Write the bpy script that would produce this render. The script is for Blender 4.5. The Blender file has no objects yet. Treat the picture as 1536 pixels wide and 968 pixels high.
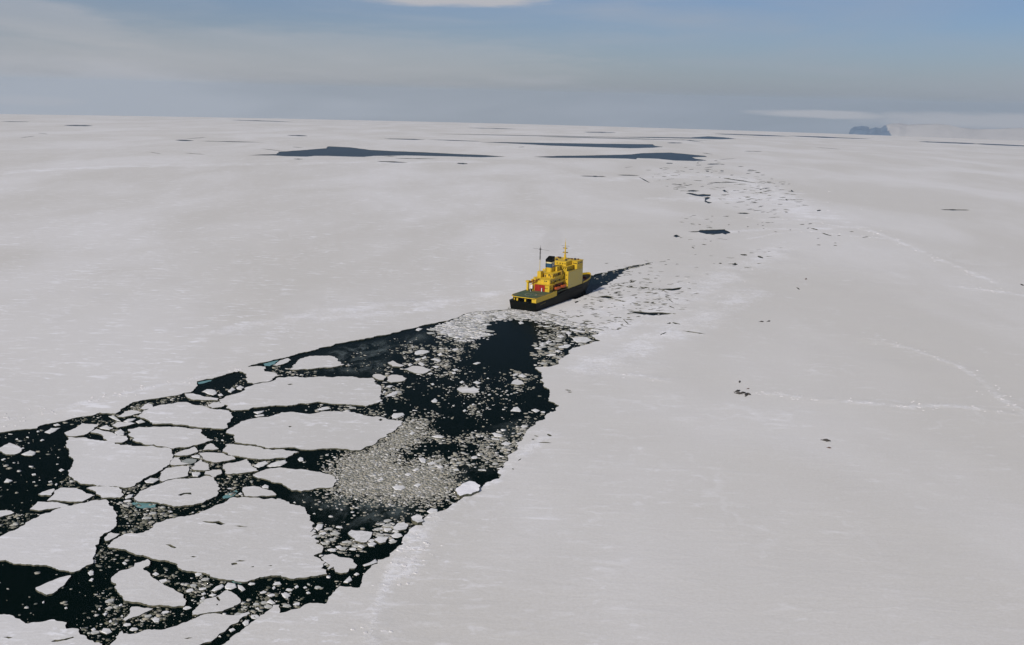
import bpy, bmesh, math, random
import numpy as np
from mathutils import Vector, Matrix, noise as mnoise
from mathutils.geometry import delaunay_2d_cdt
random.seed(7); rng = np.random.default_rng(11)
C = bpy.context.scene.collection
PI = math.pi

# ------------------------------------------------------------------ camera
CAM_H = 180.0           # helicopter height over the ice
R_SEA = 450000.0        # radius of the gently curved sea surface
PITCH, ROLL = 12.9, 1.5
cam = bpy.data.cameras.new('camera'); cam.lens = 35; cam.sensor_width = 36
cam.clip_start = 1; cam.clip_end = 80000
co = bpy.data.objects.new('camera', cam); C.objects.link(co)
p, r = math.radians(PITCH), math.radians(ROLL)
_f = Vector((0, math.cos(p), -math.sin(p))); _u0 = Vector((0, math.sin(p), math.cos(p))); _r0 = Vector((1, 0, 0))
_r = _r0*math.cos(r)+_u0*math.sin(r); _u = -_r0*math.sin(r)+_u0*math.cos(r)
co.matrix_world = Matrix(((_r.x, _u.x, -_f.x, 0), (_r.y, _u.y, -_f.y, 0), (_r.z, _u.z, -_f.z, CAM_H), (0, 0, 0, 1)))
bpy.context.scene.camera = co

# ------------------------------------------------------------------ sun, sky, exposure
SUN_EL = math.radians(36)
SHADOW_AZ = math.radians(34)      # direction shadows fall, clockwise from +Y
sdir = Vector((math.sin(SHADOW_AZ)*math.cos(SUN_EL), math.cos(SHADOW_AZ)*math.cos(SUN_EL), -math.sin(SUN_EL)))
sun = bpy.data.lights.new('sun', 'SUN'); sun.energy = 3.15; sun.angle = math.radians(3.0); sun.color = (1, .93, .86)
so = bpy.data.objects.new('sun', sun); C.objects.link(so)
so.rotation_euler = sdir.to_track_quat('-Z', 'Y').to_euler()
sc = bpy.context.scene
sc.view_settings.view_transform = 'Standard'; sc.view_settings.look = 'None'
sc.view_settings.exposure = 0.16; sc.view_settings.gamma = 1
sc.view_settings.use_curve_mapping = False

class NT:
    """tiny helper to wire node trees"""
    def __init__(s, tree): s.t = tree
    def n(s, typ, **kw):
        nd = s.t.nodes.new(typ)
        for k, v in kw.items():
            if k == 'ins':
                for a, b in v.items():
                    if isinstance(b, bpy.types.NodeSocket): s.t.links.new(b, nd.inputs[a])
                    else: nd.inputs[a].default_value = b
            else: setattr(nd, k, v)
        return nd
    def math(s, op, a, b=0.0, c=0.0, clamp=False):
        nd = s.n('ShaderNodeMath', operation=op, use_clamp=clamp)
        for i, v in enumerate((a, b, c)):
            if isinstance(v, bpy.types.NodeSocket): s.t.links.new(v, nd.inputs[i])
            else: nd.inputs[i].default_value = v
        return nd.outputs[0]
    def ramp(s, v, a, b, lo=0.0, hi=1.0, smooth=True):
        nd = s.n('ShaderNodeMapRange', interpolation_type='SMOOTHSTEP' if smooth else 'LINEAR')
        s.t.links.new(v, nd.inputs[0])
        for i, q in enumerate((a, b, lo, hi)): nd.inputs[i+1].default_value = q
        return nd.outputs[0]
    def mix(s, f, a, b):
        nd = s.n('ShaderNodeMix', data_type='RGBA')
        for i, v in ((0, f), (6, a), (7, b)):
            if isinstance(v, bpy.types.NodeSocket): s.t.links.new(v, nd.inputs[i])
            else: nd.inputs[i].default_value = v if i == 0 else (*v, 1)
        return nd.outputs[2]
    def noise(s, vec, scale, detail=3, rough=.5, dist=0.0):
        nd = s.n('ShaderNodeTexNoise')
        s.t.links.new(vec, nd.inputs['Vector'])
        nd.inputs['Scale'].default_value = scale; nd.inputs['Detail'].default_value = detail
        nd.inputs['Roughness'].default_value = rough; nd.inputs['Distortion'].default_value = dist
        return nd.outputs[0]
    def mapping(s, vec, scale=(1, 1, 1), rot=(0, 0, 0), loc=(0, 0, 0)):
        nd = s.n('ShaderNodeMapping'); s.t.links.new(vec, nd.inputs[0])
        nd.inputs['Scale'].default_value = scale; nd.inputs['Rotation'].default_value = rot; nd.inputs['Location'].default_value = loc
        return nd.outputs[0]

world = bpy.data.worlds.new('World'); sc.world = world; world.use_nodes = True
wt = world.node_tree; wt.nodes.clear(); W = NT(wt)
sky = W.n('ShaderNodeTexSky', sky_type='NISHITA', sun_disc=False)
sky.sun_elevation = SUN_EL
sky.sun_rotation = math.atan2(-sdir.x, -sdir.y)
sky.altitude = 100; sky.air_density = 1.0; sky.dust_density = .6; sky.ozone_density = 3.0
tc = W.n('ShaderNodeTexCoord')
sep = W.n('ShaderNodeSeparateXYZ'); wt.links.new(tc.outputs['Generated'], sep.inputs[0])
az = W.math('ARCTAN2', sep.outputs[0], sep.outputs[1])
el = W.math('ARCSINE', sep.outputs[2])
cmb = W.n('ShaderNodeCombineXYZ'); wt.links.new(az, cmb.inputs[0]); wt.links.new(el, cmb.inputs[1])
# thin high veil with soft streaks
v1 = W.noise(W.mapping(cmb.outputs[0], (1.6, 9, 1), (0, 0, .25), (2.3, .4, 0)), 1.0, 5, .55, .6)
v2 = W.noise(W.mapping(cmb.outputs[0], (5, 38, 1), (0, 0, .05), (1.0, .2, 0)), 1.0, 4, .5, .3)
veil = W.math('ADD', W.ramp(v1, .40, .70, 0, .42), W.ramp(v2, .45, .75, 0, .22))
low = W.ramp(el, -.03, .085, .62, .06)
def blob(a, e, wa, we, tilt=0.0):
    da = W.math('SUBTRACT', az, a); de = W.math('SUBTRACT', W.math('SUBTRACT', el, e), W.math('MULTIPLY', da, tilt))
    q = W.math('ADD', W.math('POWER', W.math('ABSOLUTE', W.math('DIVIDE', da, wa)), 2.0),
               W.math('POWER', W.math('ABSOLUTE', W.math('DIVIDE', de, we)), 2.0))
    n = W.noise(W.mapping(cmb.outputs[0], (18, 120, 1), (0, 0, 0), (a*7, e*3, 0)), 1.0, 4, .6)
    q = W.math('ADD', q, W.math('MULTIPLY', W.math('SUBTRACT', n, .5), 1.6))
    return W.ramp(q, .15, 1.25, 1, 0)
BL = [(.290, -.0108, .070, .0042, 0.0, .95), (.43, -.0125, .11, .0085, .01, .80), (-.06, .0880, .10, .0090, .02, .85),
      (-.46, .0600, .15, .0200, -.20, .34), (-.45, -.0165, .05, .0050, 0, .50), (-.20, .030, .30, .03, .0, .22)]
cl = None
for a, e, wa, we, tl, amt in BL:
    b = W.math('MULTIPLY', blob(a, e, wa, we, tl), amt)
    cl = b if cl is None else W.math('MAXIMUM', cl, b)
cfac = W.math('ADD', veil, low, clamp=True)
base = W.n('ShaderNodeVectorMath', operation='SCALE'); wt.links.new(sky.outputs[0], base.inputs[0]); base.inputs['Scale'].default_value = 1.0
base = W.n('ShaderNodeVectorMath', operation='MULTIPLY', ins={0: base.outputs[0], 1: (.375, .43, .585)})
leftv = W.ramp(az, .15, -.55, 0, .14)
cfac = W.math('ADD', cfac, leftv, clamp=True)
hcol = W.mix(W.ramp(az, .28, -.10, 0, 1), (3.1, 3.4, 3.95), (3.85, 4.0, 4.35))
c1 = W.mix(cfac, base.outputs[0], hcol)
c2 = W.mix(cl, c1, (4.5, 4.4, 4.55))
bg = W.n('ShaderNodeBackground', ins={'Color': c2, 'Strength': .10})
wo = W.n('ShaderNodeOutputWorld', ins={'Surface': bg.outputs[0]})

# ------------------------------------------------------------------ helpers: pixels of the survey photo -> sea surface
FPX = 35/36*1536
def sea_z(x, y): return -(x*x+y*y)/(2*R_SEA)
def G(px, py, z=0.0):
    d = (_f + _r*((px-768)/FPX) + _u*((484-py)/FPX)).normalized()
    a = (d.x**2+d.y**2)/(2*R_SEA); b = d.z; c = CAM_H-z
    D = b*b-4*a*c
    if D < 0: D = 0
    t = (-b-math.sqrt(D))/(2*a)
    return (d.x*t, d.y*t)
T = {'A': (0, 600, 6), 'B': (0, 720, 6), 'K': (0, 808, 6), 'D': (160, 560, 6), 'E': (200, 660, 6), 'U': (240, 808, 6),
     'V': (400, 740, 6), 'H': (340, 500, 6), 'G': (440, 460, 6), 'P': (660, 450, 6), 'R': (540, 600, 6), 'S': (640, 560, 6),
     'Q': (780, 380, 6), 'M': (940, 220, 6), 'W': (280, 520, 3.722), 'F1': (340, 190, 3.339), 'F2': (800, 190, 3.84), 'X': (0, 0, 1)}
def px(tile, pts):
    x0, y0, s = T[tile]; return [(x0+x/s, y0+y/s) for x, y in pts]
def wpoly(*segs):
    out = []
    for tile, pts in segs: out += [G(*q) for q in px(tile, pts)]
    return out
def area(P): return .5*sum(P[i][0]*P[(i+1) % len(P)][1]-P[(i+1) % len(P)][0]*P[i][1] for i in range(len(P)))
def centroid(P):
    return (sum(q[0] for q in P)/len(P), sum(q[1] for q in P)/len(P))
def rough_edge(P, amp=.09, minlen=1.1, rnd=random, corner=True):
    """midpoint displacement: ragged broken ice outline"""
    out = []
    n = len(P)
    def sub(a, b, d):
        L = math.hypot(b[0]-a[0], b[1]-a[1])
        if L < minlen or d > 6: return []
        k = rnd.gauss(0, amp)*L
        k = max(-.22*L, min(.22*L, k)); k = max(-2.2, min(2.2, k))
        m = ((a[0]+b[0])/2-(b[1]-a[1])/L*k, (a[1]+b[1])/2+(b[0]-a[0])/L*k)
        return sub(a, m, d+1)+[m]+sub(m, b, d+1)
    for i in range(n):
        a, b = P[i], P[(i+1) % n]
        out.append(a); out += sub(a, b, 0)
    return out
def inside_np(P, X, Y):
    P = np.array(P); ins = np.zeros(X.shape, bool); n = len(P)
    j = n-1
    for i in range(n):
        xi, yi, xj, yj = P[i, 0], P[i, 1], P[j, 0], P[j, 1]
        c = ((yi > Y) != (yj > Y))
        with np.errstate(divide='ignore', invalid='ignore'):
            ins ^= c & (X < (xj-xi)*(Y-yi)/(yj-yi+1e-12)+xi)
        j = i
    return ins

def link(name, me, mats=(), parent=None, loc=None):
    for m in mats: me.materials.append(m)
    o = bpy.data.objects.new(name, me); C.objects.link(o)
    if parent: o.parent = parent
    if loc is not None: o.location = loc
    return o
def tag(o, label=None, cat=None, group=None, kind=None):
    if label: o['label'] = label
    if cat: o['category'] = cat
    if group: o['group'] = group
    if kind: o['kind'] = kind
    return o

# ------------------------------------------------------------------ materials
def newmat(name):
    m = bpy.data.materials.new(name); m.use_nodes = True; m.node_tree.nodes.clear(); return m, NT(m.node_tree)
def principled(N, **ins):
    b = N.n('ShaderNodeBsdfPrincipled', ins=ins); N.n('ShaderNodeOutputMaterial', ins={'Surface': b.outputs[0]}); return b

def mat_snow(name, warm=0.0, scale=1.0):
    m, N = newmat(name)
    g = N.n('ShaderNodeNewGeometry'); P = g.outputs['Position']
    grey = (.585+.02*warm, .572+.01*warm, .538-.01*warm); white = (.82, .815, .815)
    big = N.noise(N.mapping(P, (.004, .0016, 0), (0, 0, .15)), 1, 4, .55, .5)
    mid = N.noise(N.mapping(P, (.030, .011, 0), (0, 0, -.1)), 1, 4, .6, .4)
    # wind-blown streaks lying across the view
    st = N.noise(N.mapping(P, (.05*scale, .16*scale, 0), (0, 0, .22)), 1, 5, .62, .5)
    fine = N.noise(N.mapping(P, (.8, .9, .5), (0, 0, .2)), 1, 5, .72)
    pres = N.ramp(mid, .38, .66, 0, 1)
    sx = N.n('ShaderNodeSeparateXYZ'); N.t.links.new(P, sx.inputs[0])
    windy = N.ramp(N.math('SUBTRACT', sx.outputs[0], N.math('MULTIPLY', sx.outputs[1], .08)), 60, -120, .30, 1)
    st2 = N.noise(N.mapping(P, (.11*scale, .20*scale, 0), (0, 0, .12), (31, 7, 0)), 1, 5, .68, .3)
    s1 = N.math('MULTIPLY', N.ramp(st, .53, .72, 0, 1), N.math('ADD', N.math('MULTIPLY', pres, .75), .15))
    s1 = N.math('MULTIPLY', N.math('ADD', s1, N.math('MULTIPLY', N.ramp(st2, .55, .70, 0, .95), N.math('ADD', pres, .12))), windy)
    dr = N.n('ShaderNodeAttribute', attribute_name='drift')
    dn = N.math('ADD', N.math('MULTIPLY', N.noise(N.mapping(P, (.30, .30, .2)), 1, 6, .75, .4), .55), N.math('MULTIPLY', N.noise(N.mapping(P, (.035, .035, .2)), 1, 3, .6), .45))
    drift = N.math('MULTIPLY', N.ramp(N.math('ADD', N.math('MULTIPLY', dr.outputs['Fac'], .40), N.math('MULTIPLY', dn, 1.3)), .92, 1.22, 0, .62), N.ramp(dr.outputs['Fac'], .02, .3, 0, 1))
    s1 = N.math('ADD', s1, drift)
    s2 = N.ramp(big, .35, .7, -.16, .24)
    s3 = N.ramp(fine, .3, .72, -.11, .12)
    vn = N.n('ShaderNodeTexVoronoi', feature='DISTANCE_TO_EDGE', ins={'Scale': .0065})
    wv = N.n('ShaderNodeVectorMath', operation='ADD'); nn_ = N.n('ShaderNodeTexNoise', ins={'Scale': .02, 'Detail': 4.0, 'Vector': P})
    wsc = N.n('ShaderNodeVectorMath', operation='SCALE', ins={0: nn_.outputs[1]}); wsc.inputs['Scale'].default_value = 70
    N.t.links.new(P, wv.inputs[0]); N.t.links.new(wsc.outputs[0], wv.inputs[1]); N.t.links.new(wv.outputs[0], vn.inputs['Vector'])
    seam = N.math('MULTIPLY', N.ramp(vn.outputs['Distance'], .014, .003, 0, .13), N.ramp(mid, .45, .62, 0, 1))
    s3 = N.math('ADD', s3, seam)
    f = N.math('ADD', N.math('ADD', s1, s2), N.math('ADD', s3, .17), clamp=True)
    col = N.mix(f, grey, white)
    dirt = N.ramp(N.noise(N.mapping(P, (.05, .03, .05)), 1, 6, .7), .66, .80, 0, .35)
    col = N.mix(dirt, col, (.50, .475, .44))
    hgt = N.math('ADD', N.math('MULTIPLY', st, .6), N.math('ADD', N.math('MULTIPLY', fine, .25), N.math('MULTIPLY', drift, .6)))
    bp = N.n('ShaderNodeBump', ins={'Height': hgt, 'Strength': .55, 'Distance': .55})
    principled(N, **{'Base Color': col, 'Roughness': .75, 'Specular IOR Level': .25, 'Normal': bp.outputs[0]})
    return m
def mat_flat(name, col, rough=.6, spec=.3, var=.0, vscale=1.0, bump=0.0, metal=0.0, dark=None):
    m, N = newmat(name)
    tcx = N.n('ShaderNodeTexCoord'); P = tcx.outputs['Object']
    nz = N.noise(P, vscale, 5, .65)
    d = dark if dark else tuple(c*(1-var) for c in col)
    c = N.mix(N.ramp(nz, .35, .7, 0, 1), col, d)
    bp = N.n('ShaderNodeBump', ins={'Height': nz, 'Strength': bump, 'Distance': .1})
    principled(N, **{'Base Color': c, 'Roughness': rough, 'Specular IOR Level': spec, 'Metallic': metal, 'Normal': bp.outputs[0]})
    return m
SNOW = mat_snow('snow_on_fast_ice', .6)
FLOE = mat_snow('snow_on_floe', .2, 1.3)
EDGE = mat_flat('broken_ice_edge', (.16, .15, .10), .5, .3, 0, .5, .3, dark=(.05, .06, .045))
WHITE = mat_flat('fresh_white_rubble', (.84, .83, .84), .7, .2, .12, .8, .3)
RUBBLE = mat_flat('snowy_rubble', (.60, .59, .58), .8, .1, 0, .3, .3, dark=(.64, .62, .61))
TEAL = mat_flat('submerged_green_ice', (.10, .24, .23), .25, .5, 0, .3, .2, dark=(.16, .32, .30))

def mat_brash(olive=False):
    m, N = newmat('brash_ice_bits')
    g = N.n('ShaderNodeNewGeometry'); rnd = g.outputs['Random Per Island']
    cr = N.n('ShaderNodeValToRGB'); N.t.links.new(rnd, cr.inputs[0])
    e = cr.color_ramp.elements
    e[0].position = 0; e[0].color = (.05, .052, .035, 1) if olive == 1 else (.12, .125, .10, 1); e[1].position = 1; e[1].color = (.60, .58, .52, 1) if olive == 1 else (.74, .73, .70, 1)
    for p_, c_ in (((.3, (.085, .085, .05)), (.55, (.14, .135, .085)), (.75, (.22, .21, .16)), (.9, (.38, .38, .33))) if olive == 1 else ((.2, (.42, .40, .34)), (.45, (.54, .53, .50)), (.7, (.60, .59, .57)), (.9, (.68, .67, .65))) if olive == 2 else ((.22, (.25, .24, .19)), (.45, (.33, .315, .26)), (.62, (.37, .335, .25)), (.78, (.43, .42, .38)), (.92, (.54, .525, .48)))):
        q = e.new(p_); q.color = (*c_, 1)
    nz = N.noise(g.outputs['Position'], 1.2, 4, .6)
    col = N.mix(N.ramp(nz, .4, .75, 0, .2 if olive == 2 else .45), cr.outputs[0], (.22, .23, .19))
    principled(N, **{'Base Color': col, 'Roughness': .55, 'Specular IOR Level': .35})
    return m
BRASH = mat_brash(); BRASH_OLIVE = mat_brash(True); BRASH_WHITE = mat_brash(2)
CHUNK = mat_flat('small_ice_chunk', (.74, .73, .71), .65, .25, 0, .6, .3, dark=(.56, .56, .53))

def mat_water():
    m, N = newmat('cold_sea_water')
    g = N.n('ShaderNodeNewGeometry'); P = g.outputs['Position']
    n1 = N.noise(N.mapping(P, (.5, .9, .5)), 1, 4, .6); n2 = N.noise(N.mapping(P, (.06, .09, .06)), 1, 3, .5)
    bp = N.n('ShaderNodeBump', ins={'Height': N.math('ADD', N.math('MULTIPLY', n1, .25), n2), 'Strength': .35, 'Distance': .5})
    gl = N.n('ShaderNodeBsdfGlossy', ins={'Color': (.85, .95, 1, 1), 'Roughness': .25, 'Normal': bp.outputs[0]})
    df = N.n('ShaderNodeBsdfDiffuse', ins={'Color': (.0015, .0055, .0048, 1)})
    lw = N.n('ShaderNodeLayerWeight', ins={'Blend': .5})
    fr = N.math('MULTIPLY', N.math('POWER', lw.outputs['Facing'], 9.0), .42)
    mx = N.n('ShaderNodeMixShader', ins={0: fr, 1: df.outputs[0], 2: gl.outputs[0]})
    N.n('ShaderNodeOutputMaterial', ins={'Surface': mx.outputs[0]})
    return m
WATER = mat_water()
def mat_slush(col=(.12, .15, .145), lo=.42, hi=.66, amax=.72):
    m, N = newmat('grease_ice')
    g = N.n('ShaderNodeNewGeometry'); P = g.outputs['Position']
    a = N.noise(N.mapping(P, (.055, .03, .05), (0, 0, .3)), 1, 6, .62, 1.4)
    b = N.noise(N.mapping(P, (.3, .2, .3)), 1, 5, .7, .6)
    al = N.ramp(N.math('ADD', N.math('MULTIPLY', a, .75), N.math('MULTIPLY', b, .25)), lo, hi, 0, amax)
    uv = N.n('ShaderNodeAttribute', attribute_name='edge_fade')
    al = N.math('MULTIPLY', al, uv.outputs['Fac'])
    d = N.n('ShaderNodeBsdfPrincipled', ins={'Base Color': (*col, 1), 'Roughness': .6, 'Specular IOR Level': .2})
    t = N.n('ShaderNodeBsdfTransparent')
    mx = N.n('ShaderNodeMixShader', ins={0: al, 1: t.outputs[0], 2: d.outputs[0]})
    N.n('ShaderNodeOutputMaterial', ins={'Surface': mx.outputs[0]})
    return m
SLUSH = mat_slush()
MUSH = mat_slush((.42, .405, .36), .28, .55, .95)
MUSH_WHITE = mat_slush((.56, .55, .53), .20, .42, .97)

# ------------------------------------------------------------------ slabs of ice (constrained triangulation, real thickness)
def fbm(x, y, s, o=0.0): return mnoise.fractal(Vector((x/s+o, y/s, o)), 1.0, 2.0, 3)
def slab(name, outer, holes, pts, mats, top=.5, depth=1.0, relief=.12, rscale=24.0, keep_outer=True, side_outer=True, jit=None):
    """outer: polygon or None (convex hull of pts). Returns the object, its mesh centred on its own origin."""
    verts, edges, faces = [], [], []
    def addloop(P, isface):
        if area(P) < 0: P = P[::-1]
        s = len(verts); verts.extend(Vector(q) for q in P); ids = list(range(s, s+len(P)))
        if isface: faces.append(ids)
        return ids
    nf_outer = 0
    if outer is not None: addloop(outer, True); nf_outer = 1
    for h in holes: addloop(h, True)
    verts.extend(Vector(q) for q in pts)
    v, e, f, ov, oe, of = delaunay_2d_cdt(verts, edges, faces, 0, 1e-4, True)
    keep = []
    for fc, orig in zip(f, of):
        if outer is not None and 0 not in orig: continue
        if any(k >= nf_outer for k in orig): continue
        keep.append(list(fc))
    used = {}
    cx, cy = centroid(outer) if outer is not None else (0, 0)
    cz = sea_z(cx, cy) if outer is not None else 0
    V = []; F = []; DR = {}
    def vid(i):
        if i not in used:
            used[i] = len(V); x, y = v[i]
            z = sea_z(x, y)+top
            if relief and x*x+y*y < 4e6: z += relief*fbm(x, y, rscale, 1.7)
            if outer is None and 250 < math.hypot(x, y) < 5000:
                dv = drift_at(x, y); DR[used[i]] = dv; z += dv*(.30+.75*mnoise.noise(Vector((x/4.5, y/4.5, 2))))*.6
            V.append((x-cx, y-cy, z-cz))
        return used[i]
    cnt = {}
    for fc in keep:
        a = [vid(i) for i in fc]
        ar = sum(V[a[k]][0]*V[a[(k+1) % 3]][1]-V[a[(k+1) % 3]][0]*V[a[k]][1] for k in range(3))
        if ar < 0: a = a[::-1]
        F.append(a)
        for k in range(3):
            u, w = a[k], a[(k+1) % 3]; cnt[(u, w)] = cnt.get((u, w), 0)+1
    ntop = len(F)
    bot = {}
    def bid(i):
        if i not in bot:
            bot[i] = len(V); q = V[i]; V.append((q[0], q[1], sea_z(q[0]+cx, q[1]+cy)-cz-depth)); V.append(q)
        return bot[i]
    for (u, w) in list(cnt):
        if (w, u) not in cnt:
            if not side_outer and math.hypot(V[u][0], V[u][1]) > 15000: continue
            F.append([bid(w)+1, bid(u)+1, bid(u), bid(w)])
    me = bpy.data.meshes.new(name); me.from_pydata(V, [], F)
    mi = np.zeros(len(F), np.int32); mi[ntop:] = 1
    me.polygons.foreach_set('material_index', mi)
    sm = np.zeros(len(F), bool); sm[:ntop] = True
    me.polygons.foreach_set('use_smooth', sm)
    if DR:
        at = me.attributes.new('drift', 'FLOAT', 'POINT'); dv_ = np.zeros(len(V), np.float32)
        for k_, q_ in DR.items(): dv_[k_] = q_
        at.data.foreach_set('value', dv_)
    return link(name, me, mats, loc=(cx, cy, cz))
def gridpts(P, step, rnd=random):
    xs = [q[0] for q in P]; ys = [q[1] for q in P]
    X, Y = np.meshgrid(np.arange(min(xs), max(xs), step), np.arange(min(ys), max(ys), step))
    X = X+rng.uniform(-.3, .3, X.shape)*step; Y = Y+rng.uniform(-.3, .3, Y.shape)*step
    m = inside_np(P, X, Y); return list(zip(X[m].tolist(), Y[m].tolist()))

# --- the broken channel (one big opening in the fast ice)
CHAN_PX = (
 px('X', [(-120, 668)]) + px('A', [(0, 300), (60, 292), (130, 280), (200, 272), (330, 262), (360, 238), (420, 222), (500, 210), (580, 196), (650, 172), (740, 156), (860, 138), (900, 122), (960, 128), (1040, 132), (1085, 108), (1110, 80), (1160, 55)])
 + px('D', [(230, 272), (300, 255), (400, 240), (470, 232), (560, 215), (640, 205), (700, 182), (760, 176), (800, 140), (820, 118), (812, 80), (860, 70), (950, 55), (1040, 30), (1100, 8), (1180, -12), (1230, 0), (1255, 28)])
 + px('H', [(178, 385), (170, 420), (185, 450), (240, 462), (300, 447), (380, 440), (410, 415), (475, 388), (450, 372), (400, 358), (340, 352), (355, 325), (350, 310), (300, 305), (190, 312), (240, 290), (330, 270), (400, 255), (520, 228), (600, 205), (700, 175), (830, 140), (960, 112), (1100, 80), (1210, 62), (1300, 48)])
 + px('G', [(760, 270), (900, 240), (1050, 205), (1180, 170), (1300, 150), (1400, 125), (1500, 95)])
 + px('P', [(0, 205), (100, 178), (180, 150), (240, 125), (330, 110), (440, 108), (560, 98), (615, 92)])
 + px('X', [(764, 462), (790, 452), (830, 436), (872, 414), (884, 413)])
 + px('Q', [(660, 205), (700, 190), (780, 180), (830, 160), (880, 150), (950, 135), (1050, 110), (1130, 97), (1200, 86), (1150, 104), (1100, 118), (1020, 140), (955, 156), (920, 176), (935, 186), (885, 205), (915, 214), (860, 236), (835, 255), (800, 270), (790, 290), (740, 300), (700, 320), (660, 345), (620, 370), (580, 385), (540, 405), (500, 420), (450, 418), (400, 425), (330, 446), (200, 485), (60, 508)])
 + px('P', [(860, 92), (960, 120), (1080, 150), (1150, 180), (1250, 225), (1340, 262), (1480, 280), (1420, 318), (1360, 330), (1440, 375), (1370, 385), (1290, 415), (1190, 440), (1170, 490), (1110, 520), (1070, 550), (1065, 590), (1000, 605), (920, 610), (860, 615), (880, 640), (920, 665), (925, 710), (940, 760), (985, 820), (985, 870), (975, 915), (1040, 950)])
 + px('S', [(1150, 280), (1190, 300), (1160, 330), (1165, 345), (1100, 365), (1060, 395), (1070, 420), (1010, 435), (960, 480), (920, 510), (890, 540), (860, 590), (855, 620), (815, 640), (825, 690), (790, 715), (730, 750), (735, 780), (700, 815), (690, 860), (640, 905), (660, 945), (650, 960)])
 + px('R', [(1200, 730), (1120, 768), (1080, 800), (1050, 840), (1000, 880), (900, 920), (830, 950)])
 + px('V', [(1560, 178), (1480, 195), (1430, 230), (1410, 310), (1340, 305), (1290, 340), (1270, 370), (1240, 400), (1220, 440), (1220, 480), (1150, 520), (1110, 550), (1105, 580), (1050, 600), (1000, 605), (1000, 640), (920, 690), (880, 730), (855, 800), (838, 855), (760, 850), (660, 845), (620, 880), (580, 930)])
 + px('U', [(1500, 590), (1480, 598), (1400, 590), (1300, 605), (1180, 650), (1075, 680), (1075, 605), (1020, 605), (985, 650), (940, 690), (905, 700), (860, 740), (800, 790), (740, 830), (680, 870), (630, 910), (600, 940), (570, 965)])
 + px('X', [(315, 990), (280, 1030), (200, 1090), (60, 1150), (-150, 1180), (-260, 1000), (-220, 800)]))
CHAN = [G(*q) for q in CHAN_PX]
CHAN = rough_edge(CHAN, .085, 1.6)

# --- leads, polynyas and little openings elsewhere
def lens(x0, y0, x1, y1, th, n=7):
    """long thin opening along a pixel segment, th = thickness in photo pixels"""
    up, dn = [], []
    for i in range(n+1):
        t = i/n; w = th*.5*(math.sin(PI*min(1, max(0, t)))**.6)*random.uniform(.65, 1.2)
        x = x0+(x1-x0)*t; y = y0+(y1-y0)*t
        if 0 < i < n: up.append((x, y-w)); dn.append((x, y+w))
        elif i == 0: up.append((x, y))
        else: dn.append((x, y))
    return [G(*q) for q in up+dn[::-1]]
HOLES = []
for tile, pts in [
 ('F1', [(100, 145), (180, 141), (250, 139), (262, 127), (370, 120), (500, 110), (510, 100), (620, 105), (720, 118), (830, 124), (1000, 130), (1150, 138), (1275, 143), (1400, 152), (1275, 155), (1100, 150), (900, 146), (740, 148), (690, 153), (620, 152), (500, 148), (440, 148), (400, 152), (300, 150), (240, 146)]),
 ('F2', [(-310, 91), (-150, 91), (0, 94), (200, 97), (400, 100), (600, 102), (690, 103), (700, 112), (750, 118), (690, 123), (560, 126), (400, 121), (250, 116), (100, 111), (0, 105), (-150, 97)]),
 ('F2', [(0, 175), (150, 170), (350, 167), (550, 162), (630, 154), (790, 151), (880, 159), (990, 170), (1000, 176), (920, 178), (930, 185), (1000, 196), (930, 200), (820, 197), (720, 187), (600, 183), (590, 190), (540, 186), (450, 184), (250, 182), (100, 181)]),
 ('F2', [(500, 59), (900, 64), (1010, 57), (1100, 63), (1170, 71), (1080, 74), (950, 71), (700, 66)]),
 ('M', [(530, 425), (570, 420), (640, 435), (690, 430), (760, 435), (750, 450), (680, 454), (600, 442)]),
 ('M', [(545, 398), (600, 394), (660, 402), (600, 409), (560, 406)]),
 ('M', [(700, 470), (730, 458), (755, 468), (725, 480), (712, 490), (770, 508), (740, 516), (700, 502)]),
 ('M', [(530, 773), (640, 767), (660, 755), (780, 752), (880, 748), (915, 765), (935, 780), (900, 800), (860, 787), (800, 794), (720, 794), (650, 777)]),
 ('M', [(415, 808), (450, 796), (485, 812), (440, 822)]),
 ('M', [(860, 400), (880, 391), (905, 408), (870, 413)]),
 ('Q', [(965, 533), (1040, 530), (1150, 538), (1280, 539), (1370, 548), (1300, 561), (1200, 566), (1080, 556)]),
 ('Q', [(1265, 328), (1340, 324), (1400, 320), (1460, 316), (1440, 332), (1370, 343)]),
 ('Q', [(700, 395), (780, 388), (850, 402), (800, 414)]),
 ('Q', [(520, 640), (570, 632), (620, 645), (600, 662), (540, 660)])]:
    HOLES.append(rough_edge([G(*q) for q in px(tile, pts)], .05, 5))
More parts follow.
